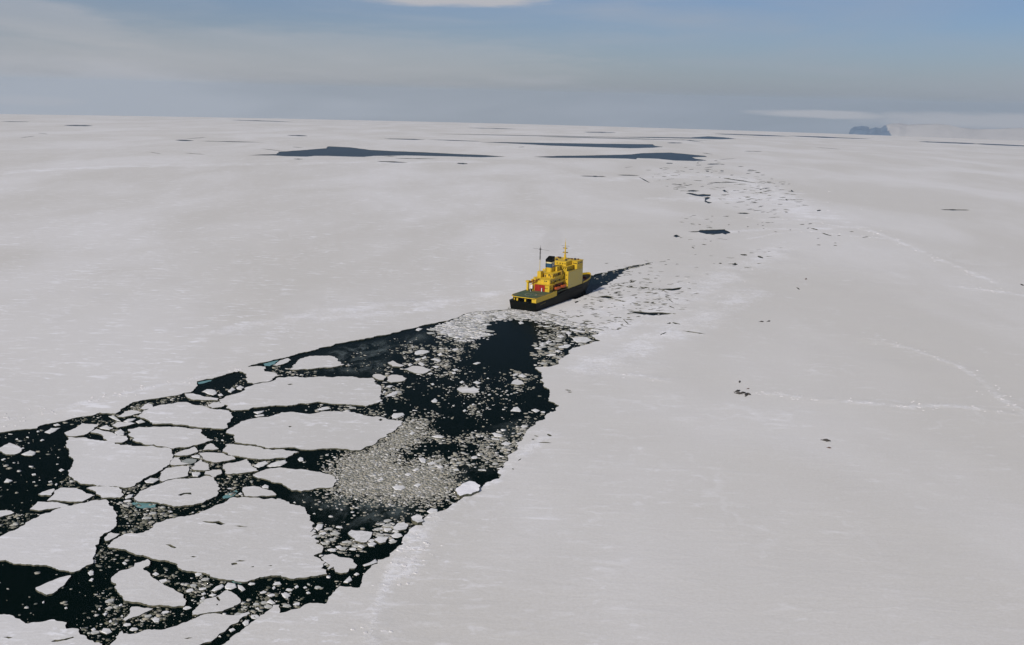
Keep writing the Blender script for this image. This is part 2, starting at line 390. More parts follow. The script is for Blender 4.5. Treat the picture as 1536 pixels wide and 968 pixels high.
for a in [(1070, 201, 1190, 205, 1.5), (1180, 204, 1310, 209, 1.6), (1377, 212.6, 1470, 216.2, 2.0), (1460, 215.8, 1560, 220.3, 2.0),
          (575, 208.4, 640, 210, 1.5), (640, 209.6, 725, 212.6, 1.0), (262, 210.6, 292, 211.4, 1.6), (300, 212, 398, 214, .9), (95, 188.4, 140, 189, 1.6),
          (430, 203.4, 462, 204.2, 1.4), (345, 180.4, 440, 183, 1.0), (700, 192, 780, 194, .8), (875, 198.6, 925, 199, 1.2), (640, 201, 1000, 207.6, .8),
          (800, 205, 1075, 211.6, 1.0), (565, 242.5, 612, 244.5, 1.6), (685, 245.5, 702, 246.3, 2), (590, 238, 660, 239, .9), (440, 239, 455, 239.2, 1),
          (1410, 315.2, 1455, 315.8, 1.6), (870, 264.5, 910, 265.5, 1.6), (925, 263, 960, 264, 1.2), (958, 266, 975, 275, 1.4), (1000, 214.6, 1025, 214.8, 1.2), (0, 182.5, 45, 183, .8),
          (1105, 320.5, 1125, 321, 1.8), (1060, 246.8, 1082, 246.4, 1.8), (998, 245.2, 1010, 245.5, 1.2), (1058, 257, 1064, 257.5, 1.6), (1080, 256.8, 1086, 257, 1.6),
          (1085, 268, 1140, 276, 1.2), (1060, 275, 1110, 274, 1), (1215, 343, 1228, 346, 1.4), (1232, 350, 1248, 355, 1.4), (1293, 357, 1303, 356, 1.2), (1225, 317, 1232, 316, 2),
          (1000, 486.6, 1007, 485.6, 2.2), (1008, 485, 1021, 487.8, 1.8), (1022, 497, 1060, 503, 1.6), (1000, 500, 990, 504, 1.6), (935, 481, 943, 488, 2.2),
          (926, 428, 933, 430.5, 2.2), (942, 430, 950, 431, 2), (960, 432, 975, 432.5, 1.4), (1003, 450, 1010, 455, 1.6), (1003, 460, 1012, 464, 1.4), (862, 455, 868, 453, 2.4),
          (1110, 383, 1121, 383.6, 2.4), (1136, 385.2, 1145, 388, 3), (1098, 397, 1107, 397.5, 3), (1078, 396, 1083, 396.2, 1.4), (1194, 432, 1200, 435.5, 1.8),
          (847, 586.5, 857, 587.5, 1.6), (851, 589.8, 858, 590, 1.4), (801, 655, 808, 657, 1.5), (797, 661, 802, 661, 1.6), (820, 653, 828, 656, 3), (807, 665.5, 828, 666, 1.5), (777, 693, 782, 690, 2),
          (768, 705, 771, 706, 1.8), (1530, 427, 1536, 429, 2), (1186, 286, 1190, 288, 2), (1178, 300, 1182, 301, 1.6), (1052, 367, 1060, 368, 1), (1037, 371, 1042, 373.5, 1.4)]:
    HOLES.append(lens(*a))
# random small cracks in the shattered belt round and beyond the ship
def rnd_in(P):
    xs = [q[0] for q in P]; ys = [q[1] for q in P]
    while True:
        x, y = random.uniform(min(xs), max(xs)), random.uniform(min(ys), max(ys))
        if inside_np(P, np.array([x]), np.array([y]))[0]: return x, y
for P, n, lx, th in [([(830, 470), (860, 452), (900, 430), (960, 415), (1000, 440), (1005, 465), (950, 480), (920, 500), (880, 490)], 230, (3, 12), (.5, 1.2)),
                     ([(930, 250), (1080, 240), (1180, 275), (1210, 310), (1150, 330), (1060, 300), (980, 275)], 170, (3, 16), (.35, .8)),
                     ([(900, 395), (1010, 385), (1050, 440), (1000, 480), (960, 450)], 80, (3, 12), (.4, .9)),
                     ([(0, 180), (1300, 215), (1100, 245), (0, 225)], 14, (10, 45), (.4, .7)),
                     ([(1000, 320), (1160, 320), (1170, 400), (1040, 415)], 50, (3, 12), (.35, .75)),
                     ([(1050, 330), (1300, 335), (1400, 390), (1200, 370)], 12, (3, 8), (.6, 1.0))]:
    for _ in range(n):
        x, y = rnd_in(P); L = random.uniform(*lx); t = random.uniform(-.25, .3)
        HOLES.append(lens(x, y, x+L, y+L*t*.5, random.uniform(*th), 4))

RIDGES = [
 ('white snow rubble ridge running up beside the lower right bank', [(553, 985), (556, 950), (568, 900), (582, 868), (600, 838), (612, 810), (628, 780), (640, 768)], 7, 1500),
 ('scattered white rubble on the ice edge near the lower right bank', [(585, 868), (610, 860), (625, 835), (632, 800)], 9, 420),
 ('broken white ridge along the left bank', [(-40, 640), (60, 622), (160, 598), (240, 580), (300, 568), (360, 555)], 9, 2000),
 ('faint white ridge right of the seal group', [(1125, 590), (1165, 593), (1200, 598), (1245, 602), (1300, 606), (1360, 612), (1420, 610), (1480, 616), (1560, 632)], 9, 900),
 ('curving white ridge at the right side of the ice field', [(1300, 509), (1360, 522), (1400, 536), (1440, 552), (1475, 575), (1500, 600), (1550, 625)], 8, 800),
 ('white broken line of rubble along the far right', [(1290, 340), (1370, 372), (1400, 388), (1440, 402), (1490, 425)], 14, 650, .6, 2.2, .7),
 ('pale ridge line leading right from the shattered belt', [(1135, 330), (1200, 330), (1270, 342), (1310, 348)], 12, 650, .6, 2.4, .7),
 ('thin white ridge line right of the shattered belt', [(1120, 360), (1160, 352), (1210, 347), (1290, 356), (1350, 360)], 10, 550, .6, 2.2, .7),
 ('short white ridge near the far right edge', [(1420, 430), (1480, 436), (1560, 448)], 14, 450, .6, 2, .7),
 ('white lip of rubble along the ice beside the ship', [(900, 470), (960, 450), (1040, 430), (1110, 400)], 45, 700, .6, 2.4, .6),
 ('bright rubble patch in the far shattered belt', [(1085, 290), (1118, 286)], 40, 200, 2, 5, .9),
 ('white rubble strewn through the far shattered belt', [(930, 270), (1050, 262), (1120, 270), (1175, 295), (1200, 320), (1240, 330)], 120, 1100, 1.2, 4, .9),
 ('white rubble along the right bank by the basin', [(850, 560), (900, 560), (960, 565), (1010, 575)], 10, 300, .5, 1.6, .4)]
RSEG = []
DRIFTS = [([(880, 555), (960, 520), (1050, 485), (1130, 440)], 42), ([(900, 500), (980, 470), (1080, 420), (1180, 370)], 50), ([(1060, 350), (1160, 345), (1290, 342)], 45), ([(640, 790), (700, 745), (760, 700), (830, 650)], 10), ([(1000, 300), (1100, 300), (1180, 290)], 110), ([(-60, 262), (200, 250), (420, 246), (700, 243)], 120), ([(480, 480), (600, 470), (740, 440)], 30), ([(330, 500), (480, 470), (620, 455)], 32)]
for a_ in RIDGES+[('', q_, w_) for q_, w_ in DRIFTS]:
    Q = [G(*q) for q in a_[1]]
    for u_, v_ in zip(Q, Q[1:]): RSEG.append((*u_, *v_, a_[2]))
RSEG = np.array(RSEG)
def drift_at(x, y):
    ax, ay, bx, by, w_ = RSEG.T; dx_, dy_ = bx-ax, by-ay
    t = np.clip(((x-ax)*dx_+(y-ay)*dy_)/(dx_*dx_+dy_*dy_), 0, 1)
    return float(np.max(np.exp(-(np.hypot(x-ax-t*dx_, y-ay-t*dy_)/(w_*.75))**2)))
# --- fast ice: one sheet over the whole sea, out past the horizon
pts = []
rad = [15.]
while rad[-1] < 16500: rad.append(rad[-1]+max(25, min(480, rad[-1]*.16)))
for rr in rad:
    n = max(24, int(2*PI*rr/520)); n = max(n, 48 if rr > 150 else 24)
    a0 = random.random()
    for i in range(n):
        a = (i+a0)/n*2*PI; pts.append((rr*math.sin(a), rr*math.cos(a)))
fan = [(-230, 230), (230, 230), (620, 900), (760, 1250), (-760, 1250), (-620, 900)]
pts += gridpts(fan, 9.5)
for ax, ay, bx, by, w_ in RSEG:
    L_ = math.hypot(bx-ax, by-ay); stp = max(2.6, min(w_*.5, 14)); nn_ = int(L_/stp)+1; m_ = max(2, int(2.4*w_/stp))
    for i in range(nn_):
        for j in range(-m_//2, m_//2+1):
            t = (i+random.random()*.7)/nn_; o_ = (j+random.uniform(-.3, .3))*stp*.9
            pts.append((ax+(bx-ax)*t-(by-ay)/L_*o_, ay+(by-ay)*t+(bx-ax)/L_*o_))
ice = slab('ice_sheet', None, [CHAN]+HOLES, pts, (SNOW, EDGE), top=.55, depth=1.2, relief=.28, rscale=40, side_outer=False)
tag(ice, 'flat snow covered sea ice stretching to the horizon on both sides of the channel', kind='structure')

# --- sea
V = [(0, 0, 0)]; F = []
wr = [40, 120, 240, 400]
while wr[-1] < 16600: wr.append(wr[-1]+450)
NS = 240
for rr in wr:
    for i in range(NS):
        a = i/NS*2*PI; x, y = rr*math.sin(a), rr*math.cos(a); V.append((x, y, sea_z(x, y)))
for i in range(NS): F.append((0, 1+(i+1) % NS, 1+i))
for k in range(len(wr)-1):
    b0, b1 = 1+k*NS, 1+(k+1)*NS
    for i in range(NS): j = (i+1) % NS; F.append((b0+i, b0+j, b1+j, b1+i))
me = bpy.data.meshes.new('water'); me.from_pydata(V, [], F)
for q in me.polygons: q.use_smooth = True
tag(link('water', me, (WATER,)), 'black cold sea water showing in the channel and in distant leads', kind='structure')

# ------------------------------------------------------------------ big floes
FL = []      # (name, label, world polygon, holes)
def floe(label, *segs, holes=(), name='ice_floe'):
    FL.append([name, label, wpoly(*segs), [wpoly(*(h,)) for h in holes]])
floe('large floe with a cut off top, right beside the black water pool at left',
 ('A', [(610, 345), (680, 352), (780, 352), (900, 378), (1040, 408), (1150, 415), (1280, 428), (1420, 440), (1545, 454), (1544, 490), (1552, 530), (1525, 595), (1435, 650), (1355, 690), (1285, 725), (1210, 785), (1130, 803), (1050, 790), (960, 793), (870, 786), (780, 768), (700, 745), (655, 715), (628, 640), (665, 550), (620, 480), (603, 400)]))
floe('blade shaped floe at the top left corner of the large left floe',
 ('A', [(580, 305), (640, 280), (735, 222), (800, 228), (890, 232), (826, 288), (780, 316), (670, 336), (615, 333)]))
floe('narrow slanting slab above the large left floe with a black gap below it',
 ('A', [(815, 300), (870, 270), (930, 290), (1010, 305), (1050, 330), (1140, 337), (1150, 365), (1100, 395), (1035, 395), (930, 355)]))
floe('five sided floe at the left edge in the open black water',
 ('A', [(-30, 450), (0, 440), (80, 395), (140, 415), (198, 463), (130, 500), (60, 500), (0, 470)]))
floe('pointed oval floe between the arched floe and the large left floe',
 ('D', [(190, 515), (290, 493), (420, 490), (560, 490), (660, 496), (770, 511), (848, 513), (846, 550), (900, 580), (960, 608), (880, 636), (790, 656), (720, 676), (605, 688), (500, 668), (430, 651), (340, 651), (290, 631), (230, 585), (192, 560), (215, 538)]))
floe('wide floe with arched far edge, below the small black pond by the left bank',
 ('D', [(270, 400), (330, 350), (430, 310), (560, 285), (640, 270), (720, 270), (790, 295), (860, 300), (920, 325), (1000, 338), (1090, 345), (1120, 380), (1135, 410), (1110, 450), (1078, 503), (1055, 512), (950, 506), (860, 500), (740, 485), (620, 473), (480, 465), (415, 465), (350, 420)]))
floe('small triangular floe alone in the black gap between the oval floes',
 ('D', [(865, 700), (900, 655), (935, 640), (975, 660), (1010, 690), (960, 700)]))
floe('thin pale wedge above the cluster of small cracked pieces left of centre',
 ('D', [(603, 742), (660, 715), (750, 690), (790, 672), (815, 695), (823, 716), (760, 741), (640, 752)]))
floe('flat slab with a pointed right end below the triangular floe',
 ('D', [(828, 727), (900, 722), (1035, 727), (1150, 762), (1160, 780), (1080, 797), (960, 812), (900, 797), (868, 762)]))
floe('biggest oval floe mid channel with faint dark spots on it',
 ('D', [(1075, 545), (1120, 500), (1200, 460), (1280, 425), (1400, 405), (1500, 390), (1570, 362), (1680, 358), (1800, 375), (1880, 370), (1960, 352), (2080, 350), (2180, 352), (2280, 375), (2380, 400), (2480, 405), (2616, 435), (2663, 441), (2655, 465), (2608, 510), (2520, 558), (2450, 603), (2425, 636), (2340, 668), (2280, 703), (2200, 704), (2090, 688), (1980, 688), (1860, 697), (1750, 695), (1560, 682), (1390, 666), (1225, 645), (1150, 632), (1150, 600), (1146, 560)]),
 holes=(('H', [(555, 850), (570, 843), (588, 848), (570, 856)]), ('H', [(1365, 790), (1385, 778), (1405, 790), (1385, 800)])))
floe('long strip floe lying against the lower edge of the biggest oval floe',
 ('D', [(1042, 715), (1070, 677), (1070, 652), (1140, 649), (1220, 659), (1390, 680), (1560, 696), (1690, 711), (1732, 719), (1670, 749), (1610, 776), (1490, 780), (1340, 780), (1270, 776), (1200, 763), (1120, 753)]))
floe('long wide floe with straight near edge, just beyond the biggest oval floe',
 ('H', [(0, 572), (60, 557), (160, 524), (215, 485), (300, 460), (400, 442), (470, 405), (560, 398), (700, 408), (830, 397), (950, 407), (1050, 397), (1200, 412), (1310, 408), (1335, 450), (1395, 490), (1385, 540), (1372, 580), (1405, 610), (1330, 640), (1250, 665), (1120, 650), (1020, 645), (900, 635), (820, 625), (640, 640), (520, 660), (370, 665), (240, 675), (200, 695), (100, 700), (42, 700), (0, 682), (-55, 640), (-40, 600)]),
 holes=(('H', [(545, 468), (580, 462), (600, 466), (565, 474)]),))
floe('trapezoid floe alone in dark water near the straight left bank',
 ('H', [(570, 335), (605, 290), (640, 250), (700, 225), (800, 210), (880, 212), (950, 215), (1000, 240), (1060, 290), (950, 315), (800, 325), (650, 335)]))
floe('narrow tilted floe just left of the trapezoid floe by the far bank',
 ('H', [(415, 295), (470, 260), (550, 232), (578, 250), (520, 280), (450, 300)]))
floe('small floe touching the right end of the long upper floe beside a brown stained patch',
 ('G', [(710, 630), (740, 615), (790, 618), (832, 645), (815, 668), (770, 668), (735, 650)]))
floe('pointed floe lying right of the brown stained patch in mid channel',
 ('G', [(848, 642), (880, 622), (980, 630), (1020, 655), (980, 680), (880, 692), (842, 672)]))
floe('diamond shaped floe left of the dark basin in the upper channel',
 ('G', [(990, 570), (1060, 545), (1170, 552), (1250, 580), (1170, 612), (1090, 605)]))
floe('little wedge floe touching the left tip of the diamond shaped floe',
 ('G', [(850, 512), (895, 495), (950, 525), (1003, 538), (960, 550), (890, 545)]))
floe('jagged topped white floe alone in the black basin astern of the ship',
 ('P', [(155, 810), (190, 790), (205, 798), (230, 772), (250, 798), (275, 800), (300, 788), (330, 805), (360, 808), (350, 840), (290, 850), (200, 845)]))
floe('lumpy white floe ringed by brown bits in the black basin near the right bank',
 ('P', [(640, 765), (660, 735), (700, 722), (730, 735), (760, 770), (700, 775)]))
floe('blocky pure white ice lump standing on the right bank above the lower channel',
 ('R', [(868, 825), (920, 790), (985, 758), (1040, 770), (1078, 800), (1066, 848), (1000, 878), (900, 893), (875, 870)]), name='ice_block')
floe('ragged floe stuck to the right tip of the largest lower floe',
 ('V', [(490, 590), (520, 565), (590, 555), (640, 580), (700, 590), (770, 605), (780, 635), (815, 660), (790, 690), (745, 690), (730, 720), (670, 732), (620, 720), (604, 672), (560, 698), (545, 690), (570, 655), (530, 630)]))
floe('mottled round topped floe among brash in the lower right bay of the channel',
 ('V', [(730, 370), (760, 345), (860, 350), (950, 365), (935, 410), (900, 450), (850, 455), (790, 420), (750, 395)]))
floe('half round white floe between the mottled floe and the right bank',
 ('V', [(970, 430), (1000, 400), (1100, 405), (1070, 450), (1020, 462)]))
floe('cream coloured ice lump against the right bank with a bite in its edge',
 ('V', [(1300, 250), (1350, 215), (1400, 240), (1410, 280), (1360, 295), (1320, 280)]), name='ice_block')
floe('cream broken floe just left of the small oval chunk by the right bank',
 ('V', [(1140, 315), (1180, 280), (1240, 270), (1275, 300), (1250, 335), (1200, 345), (1150, 340)]))
floe('largest floe in the lower channel with several short brown slots across it',
 ('B', [(970, 606), (1000, 575), (1080, 524), (1180, 494), (1290, 488), (1340, 468), (1400, 403), (1480, 380)]),
 ('E', [(336, 722), (400, 706), (520, 690), (600, 665), (640, 650), (700, 625), (800, 585), (860, 545), (900, 527), (1000, 527), (1070, 532), (1180, 547), (1250, 537)]),
 ('V', [(130, 65), (200, 90), (260, 120), (330, 135), (360, 180), (395, 215), (405, 270), (430, 290), (420, 330), (388, 360), (450, 375), (400, 400), (440, 430), (470, 455), (440, 465), (500, 485), (508, 510), (498, 545), (440, 565), (422, 575), (480, 602), (525, 636), (505, 650), (490, 690), (538, 703), (543, 740), (480, 750), (400, 760), (320, 775), (220, 785), (170, 770), (130, 755), (40, 755)]),
 ('U', [(960, 357), (900, 360), (830, 385), (740, 405), (700, 400), (660, 385), (600, 385), (530, 375), (480, 365), (450, 340), (400, 325), (300, 310), (200, 300), (165, 280), (150, 240), (80, 215), (0, 210)]),
 ('B', [(1360, 720), (1250, 690), (1150, 655), (1060, 630), (985, 625)]),
 holes=(('U', [(50, 68), (95, 68), (150, 98), (130, 104), (85, 84)]), ('U', [(270, 178), (300, 172), (340, 180), (300, 185)]),
        ('U', [(670, 222), (720, 210), (800, 218), (740, 222)]), ('U', [(815, 270), (850, 262), (840, 274)]), ('U', [(970, 258), (1015, 254), (1000, 264)]),
        ('E', [(620, 745), (700, 748), (770, 742), (830, 768), (790, 780), (740, 764), (660, 758)]), ('E', [(900, 785), (960, 785), (1035, 798), (960, 797)]),
        ('U', [(640, 240), (690, 232), (700, 246), (650, 255)])))
floe('big streaky floe at the left edge above the black pool in the lower left',
 ('B', [(0, 525), (60, 492), (150, 457), (230, 412), (280, 368), (360, 325), (450, 305), (520, 268), (600, 243), (640, 243), (720, 222), (800, 207), (870, 192), (960, 187), (975, 225), (1020, 260), (1045, 310), (1050, 380), (1030, 440), (1000, 470), (930, 500), (900, 540), (890, 580), (865, 620), (850, 690), (835, 765), (740, 805), (670, 840), (600, 830), (500, 805), (380, 780), (250, 770), (120, 765), (80, 745), (0, 738), (-200, 730), (-260, 600)]))
floe('flat pale slab tucked along the top edge of the big left streaky floe',
 ('B', [(270, 275), (340, 208), (420, 212), (520, 212), (620, 237), (560, 258), (480, 268), (350, 287)]))
floe('wide rounded floe above the flat slab over the big left streaky floe',
 ('B', [(425, 202), (480, 150), (490, 112), (545, 82), (640, 85), (740, 105), (855, 150), (790, 183), (740, 207), (640, 208), (520, 198)]))
floe('pointed small floe at the left shoulder of the wide rounded floe',
 ('B', [(345, 140), (400, 115), (488, 90), (495, 102), (468, 130), (458, 150), (370, 150)]))
floe('pale floe filling the gap beneath the large floe beside the black water',
 ('B', [(778, 85), (840, 72), (960, 72), (1070, 78), (1098, 105), (1113, 150), (1080, 172), (1030, 172), (920, 172), (872, 140)]))
floe('low flat floe cut by the left edge above the big streaky floe',
 ('B', [(-120, 300), (0, 290), (60, 285), (130, 305), (100, 320), (0, 345), (-120, 360)]))
floe('small kinked floe jammed between the big streaky floe and the largest lower floe',
 ('B', [(940, 535), (1000, 487), (1080, 500), (1045, 527), (985, 558), (950, 563)]))
floe('knife shaped white sliver alone in the black pool at lower left',
 ('K', [(325, 455), (450, 400), (540, 365), (640, 345), (600, 400), (540, 455), (470, 510), (420, 520), (370, 495)]))
floe('rounded floe with a small knob on top, left of the olive brash',
 ('K', [(1000, 400), (1030, 345), (1070, 310), (1150, 290), (1205, 268), (1215, 235), (1270, 225), (1330, 200), (1355, 225), (1340, 260), (1290, 280), (1330, 310), (1400, 380), (1440, 410), (1490, 440), (1540, 460), (1590, 490), (1650, 520), (1680, 575), (1655, 622), (1590, 625), (1440, 612), (1300, 605), (1180, 585), (1110, 550), (1070, 505), (1030, 455)]))
floe('small arrow shaped floe below the rounded floe with the knob',
 ('K', [(1110, 745), (1170, 680), (1185, 628), (1260, 630), (1380, 645), (1300, 680), (1200, 720), (1130, 755)]))
floe('leaf shaped floe with tiny brown specks low in the channel',
 ('U', [(290, 700), (320, 650), (350, 610), (410, 560), (500, 540), (560, 500), (610, 470), (670, 510), (710, 545), (725, 590), (660, 630), (560, 668), (450, 678), (390, 688)]),
 holes=(('U', [(505, 540), (520, 535), (545, 565), (535, 578)]), ('U', [(508, 605), (522, 602), (520, 615), (510, 615)])))
floe('long floe cut off by the bottom edge between the olive brash and the right bank',
 ('U', [(-460, 1000), (-440, 960), (-340, 840), (-330, 870), (-280, 875), (-140, 840), (40, 830), (150, 800), (260, 755), (380, 702), (430, 690), (520, 690), (640, 705), (720, 702), (800, 672), (808, 690), (740, 720), (710, 760), (640, 790), (600, 830), (520, 890), (460, 940), (370, 965), (250, 1050), (-100, 1130), (-430, 1150)]),
 holes=(('U', [(215, 912), (260, 905), (300, 908), (250, 918)]),))
floe('floe filling the bottom left corner with ragged far edge and brown slots',
 ('K', [(-300, 640), (0, 700), (120, 712), (180, 740), (230, 780), (330, 770), (440, 750), (520, 760), (600, 770), (588, 800), (600, 830), (700, 828), (720, 880), (780, 900), (800, 930), (920, 965), (930, 1080), (600, 1200), (-300, 1200), (-500, 900)]),
 holes=(('K', [(20, 905), (70, 900), (118, 908), (80, 918)]), ('K', [(460, 945), (500, 928), (580, 922), (660, 900), (670, 908), (600, 932), (520, 946)])))
floe('round floe with a bluish pool on it, right of the turquoise patch',
 ('E', [(10, 540), (30, 510), (100, 460), (160, 430), (200, 420), (270, 395), (330, 375), (420, 362), (540, 357), (600, 355), (660, 335), (725, 352), (750, 390), (780, 450), (760, 500), (700, 540), (620, 580), (520, 600), (420, 610), (340, 600), (300, 590), (210, 575), (100, 570), (20, 555)]),
 holes=(('E', [(400, 508), (450, 490), (520, 485), (525, 505), (470, 500), (430, 515)]),))
floe('cracked grey slab between the large left floe and the round floe',
 ('E', [(250, 303), (300, 265), (380, 252), (498, 247), (500, 290), (492, 335), (420, 352), (330, 366), (270, 385), (235, 370)]))
floe('dome shaped floe in the cluster of cracked pieces above the round floe',
 ('E', [(522, 260), (560, 220), (610, 187), (648, 215), (678, 240), (688, 280), (640, 288), (560, 284)]))
floe('angular small slab at the left of the dome shaped floe',
 ('E', [(340, 235), (350, 190), (365, 170), (420, 168), (428, 210), (500, 228), (420, 235)]))
floe('grey green wet floe wedged above the dome shaped floe',
 ('E', [(434, 192), (480, 172), (570, 180), (556, 208), (510, 222), (442, 210)]))
floe('thin plate right of the dome shaped floe and left of the square slab',
 ('E', [(650, 292), (790, 282), (798, 310), (740, 342), (715, 345), (690, 325), (640, 318)]))
floe('square cut slab with a slanting left side above the dark brash pocket',
 ('E', [(806, 238), (860, 218), (960, 203), (1025, 182), (1038, 203), (1066, 247), (1125, 287), (1050, 300), (900, 312), (850, 320), (824, 308), (806, 270)]))
floe('diamond shaped floe with a black line below, left of the grey brash field',
 ('W', [(370, 725), (440, 692), (520, 682), (640, 690), (740, 705), (830, 735), (838, 750), (822, 770), (818, 795), (740, 795), (640, 815), (560, 790), (450, 750)]))
floe('flat topped floe just above the largest lower floe with a black line below',
 ('E', [(983, 440), (1070, 425), (1140, 435), (1200, 455), (1270, 485), (1283, 508), (1200, 516), (1080, 520), (1003, 515), (985, 480)]))
floe('narrow ledge of ice at the lower left of the black pond by the left bank',
 ('D', [(700, 192), (780, 190), (860, 215), (960, 230), (1008, 236), (1000, 253), (880, 252), (760, 245), (720, 222)]))
floe('small thin floe at the left point of the long upper floe',
 ('D', [(910, 305), (950, 275), (1010, 265), (1045, 280), (1055, 303), (1000, 316), (950, 323)]))
floe('sharp white shard against the left end of the rounded arched floe',
 ('D', [(300, 325), (340, 290), (385, 272), (408, 295), (395, 325), (340, 335)]))
floe('pointed shard beside the left bank, left of the sharp white shard',
 ('A', [(1055, 160), (1120, 115), (1180, 98), (1280, 125), (1200, 143), (1110, 163)]))
floe('wider grey shard below the two pointed shards near the left bank',
 ('A', [(1013, 235), (1060, 207), (1150, 212), (1220, 218), (1140, 243), (1060, 260)]))

for i, (nm, lab, P, hs) in enumerate(FL):
    A = abs(area(P)); big = A > 500
    Pr = rough_edge(P, .10 if big else .075, 1.1)
    gp = gridpts(P, 7.0) if A > 900 else ([] if A < 60 else gridpts(P, max(3, math.sqrt(A)/4)))
    top = {'ice_block': 1.6}.get(nm, .55+.15*random.random())
    mats = (WHITE, EDGE) if lab.startswith('blocky') else ((CHUNK, EDGE) if nm == 'ice_block' or 'mottled' in lab or 'cream' in lab else (FLOE, EDGE))
    if 'wet floe' in lab: mats = (mat_flat('wet_grey_ice', (.36, .38, .34), .5, .3, .3, .4, .2), EDGE); top = .2
    o = slab(nm, Pr, [rough_edge(h, .05, 1.2) for h in hs], gp, mats, top=top, depth=.5, relief=.5 if nm == 'ice_block' else .10, rscale=4 if nm == 'ice_block' else 16)
    tag(o, lab, 'ice block' if nm == 'ice_block' else 'ice floe')
FLOEPOLYS = [f[2] for f in FL]

# turquoise patches: ice ledges just under the surface
for lab, tile, pts in [('turquoise submerged ice ledge beside the left side of the round floe', 'E', [(-30, 575), (10, 562), (100, 572), (208, 580), (200, 605), (120, 618), (30, 605)]),
                       ('pale green submerged ledge in the gap right of the round floe', 'E', [(803, 515), (850, 482), (920, 452), (940, 465), (920, 492), (850, 525), (810, 530)]),
                       ('dark turquoise ice toe under the near edge of the largest lower floe', 'U', [(640, 375), (680, 352), (730, 360), (745, 385), (730, 408), (660, 398)]),
                       ('faint green ice tongue along the left bank by the sharp lead tip', 'H', [(330, 275), (400, 258), (470, 245), (440, 275), (390, 295), (340, 292)]),
                       ('green ice toe under the left end of the black pond', 'D', [(815, 85), (860, 74), (950, 60), (940, 72), (870, 92), (830, 98)])]:
    P = rough_edge([G(*q) for q in px(tile, pts)], .07, 1.0)
    o = slab('submerged_ice', P, [], [], (TEAL, TEAL), top=.06, depth=.6, relief=0)
    tag(o, lab, 'submerged ice')

# ------------------------------------------------------------------ small traced chunks
SM = []
def small(tile, *polys):
    for q in polys: SM.append(px(tile, q))
small('A', [(400, 295), (460, 255), (545, 255), (500, 285), (450, 308)], [(190, 495), (270, 455), (325, 475), (290, 508), (220, 505)], [(480, 230), (520, 218), (545, 232), (500, 240)], [(35, 748), (60, 715), (115, 735), (80, 750)],
      [(528, 638), (550, 622), (580, 635), (550, 650)], [(285, 675), (320, 668), (325, 682), (295, 688)], [(330, 290), (345, 283), (358, 292), (342, 298)], [(495, 770), (508, 757), (520, 765), (508, 778)], [(435, 742), (465, 733), (470, 742), (445, 748)],
      [(290, 745), (315, 738), (318, 746)], [(360, 372), (380, 358), (400, 366), (375, 376)], [(975, 152), (1020, 145), (1055, 170), (1090, 200), (1050, 190), (1010, 172)], [(1110, 200), (1150, 178), (1225, 172), (1200, 190), (1150, 208)],
      [(1265, 85), (1350, 38), (1375, 60), (1365, 92), (1300, 92)], [(1030, 295), (1085, 265), (1120, 290), (1115, 320), (1055, 322)], [(890, 255), (960, 228), (1020, 258), (980, 275), (910, 265)], [(1222, 202), (1270, 180), (1308, 205), (1250, 220)],
      [(190, 440), (210, 430), (220, 440), (200, 447)], [(10, 545), (40, 530), (55, 537), (30, 552)], [(140, 362), (158, 353), (165, 366)], [(235, 342), (255, 338), (260, 348)])
small('G', [(1095, 415), (1140, 392), (1210, 400), (1225, 415), (1170, 435), (1110, 440)], [(1155, 465), (1190, 448), (1200, 462), (1165, 478)], [(1235, 480), (1270, 468), (1330, 490), (1300, 502)], [(1120, 515), (1150, 505), (1185, 525), (1160, 538)],
      [(1250, 542), (1290, 535), (1315, 545), (1290, 560)], [(1240, 855), (1275, 828), (1298, 850), (1290, 868), (1255, 868)], [(1100, 215), (1125, 195), (1165, 202), (1130, 222)], [(1090, 478), (1125, 470), (1150, 480), (1110, 492)], [(1295, 432), (1325, 420), (1345, 438), (1315, 447)],
      [(1430, 385), (1480, 378), (1490, 390), (1440, 398)], [(1430, 600), (1450, 592), (1465, 605), (1440, 612)], [(1435, 572), (1470, 562), (1490, 575), (1450, 582)], [(1030, 530), (1050, 512), (1075, 528), (1050, 540)], [(1210, 610), (1240, 598), (1255, 610), (1230, 616)],
      [(830, 730), (860, 712), (900, 715), (870, 735)], [(820, 820), (880, 785), (940, 760), (935, 790), (870, 810)], [(805, 775), (825, 762), (838, 775), (815, 785)], [(250, 915), (300, 905), (340, 920), (290, 932)], [(1240, 700), (1258, 692), (1270, 708), (1250, 712)])
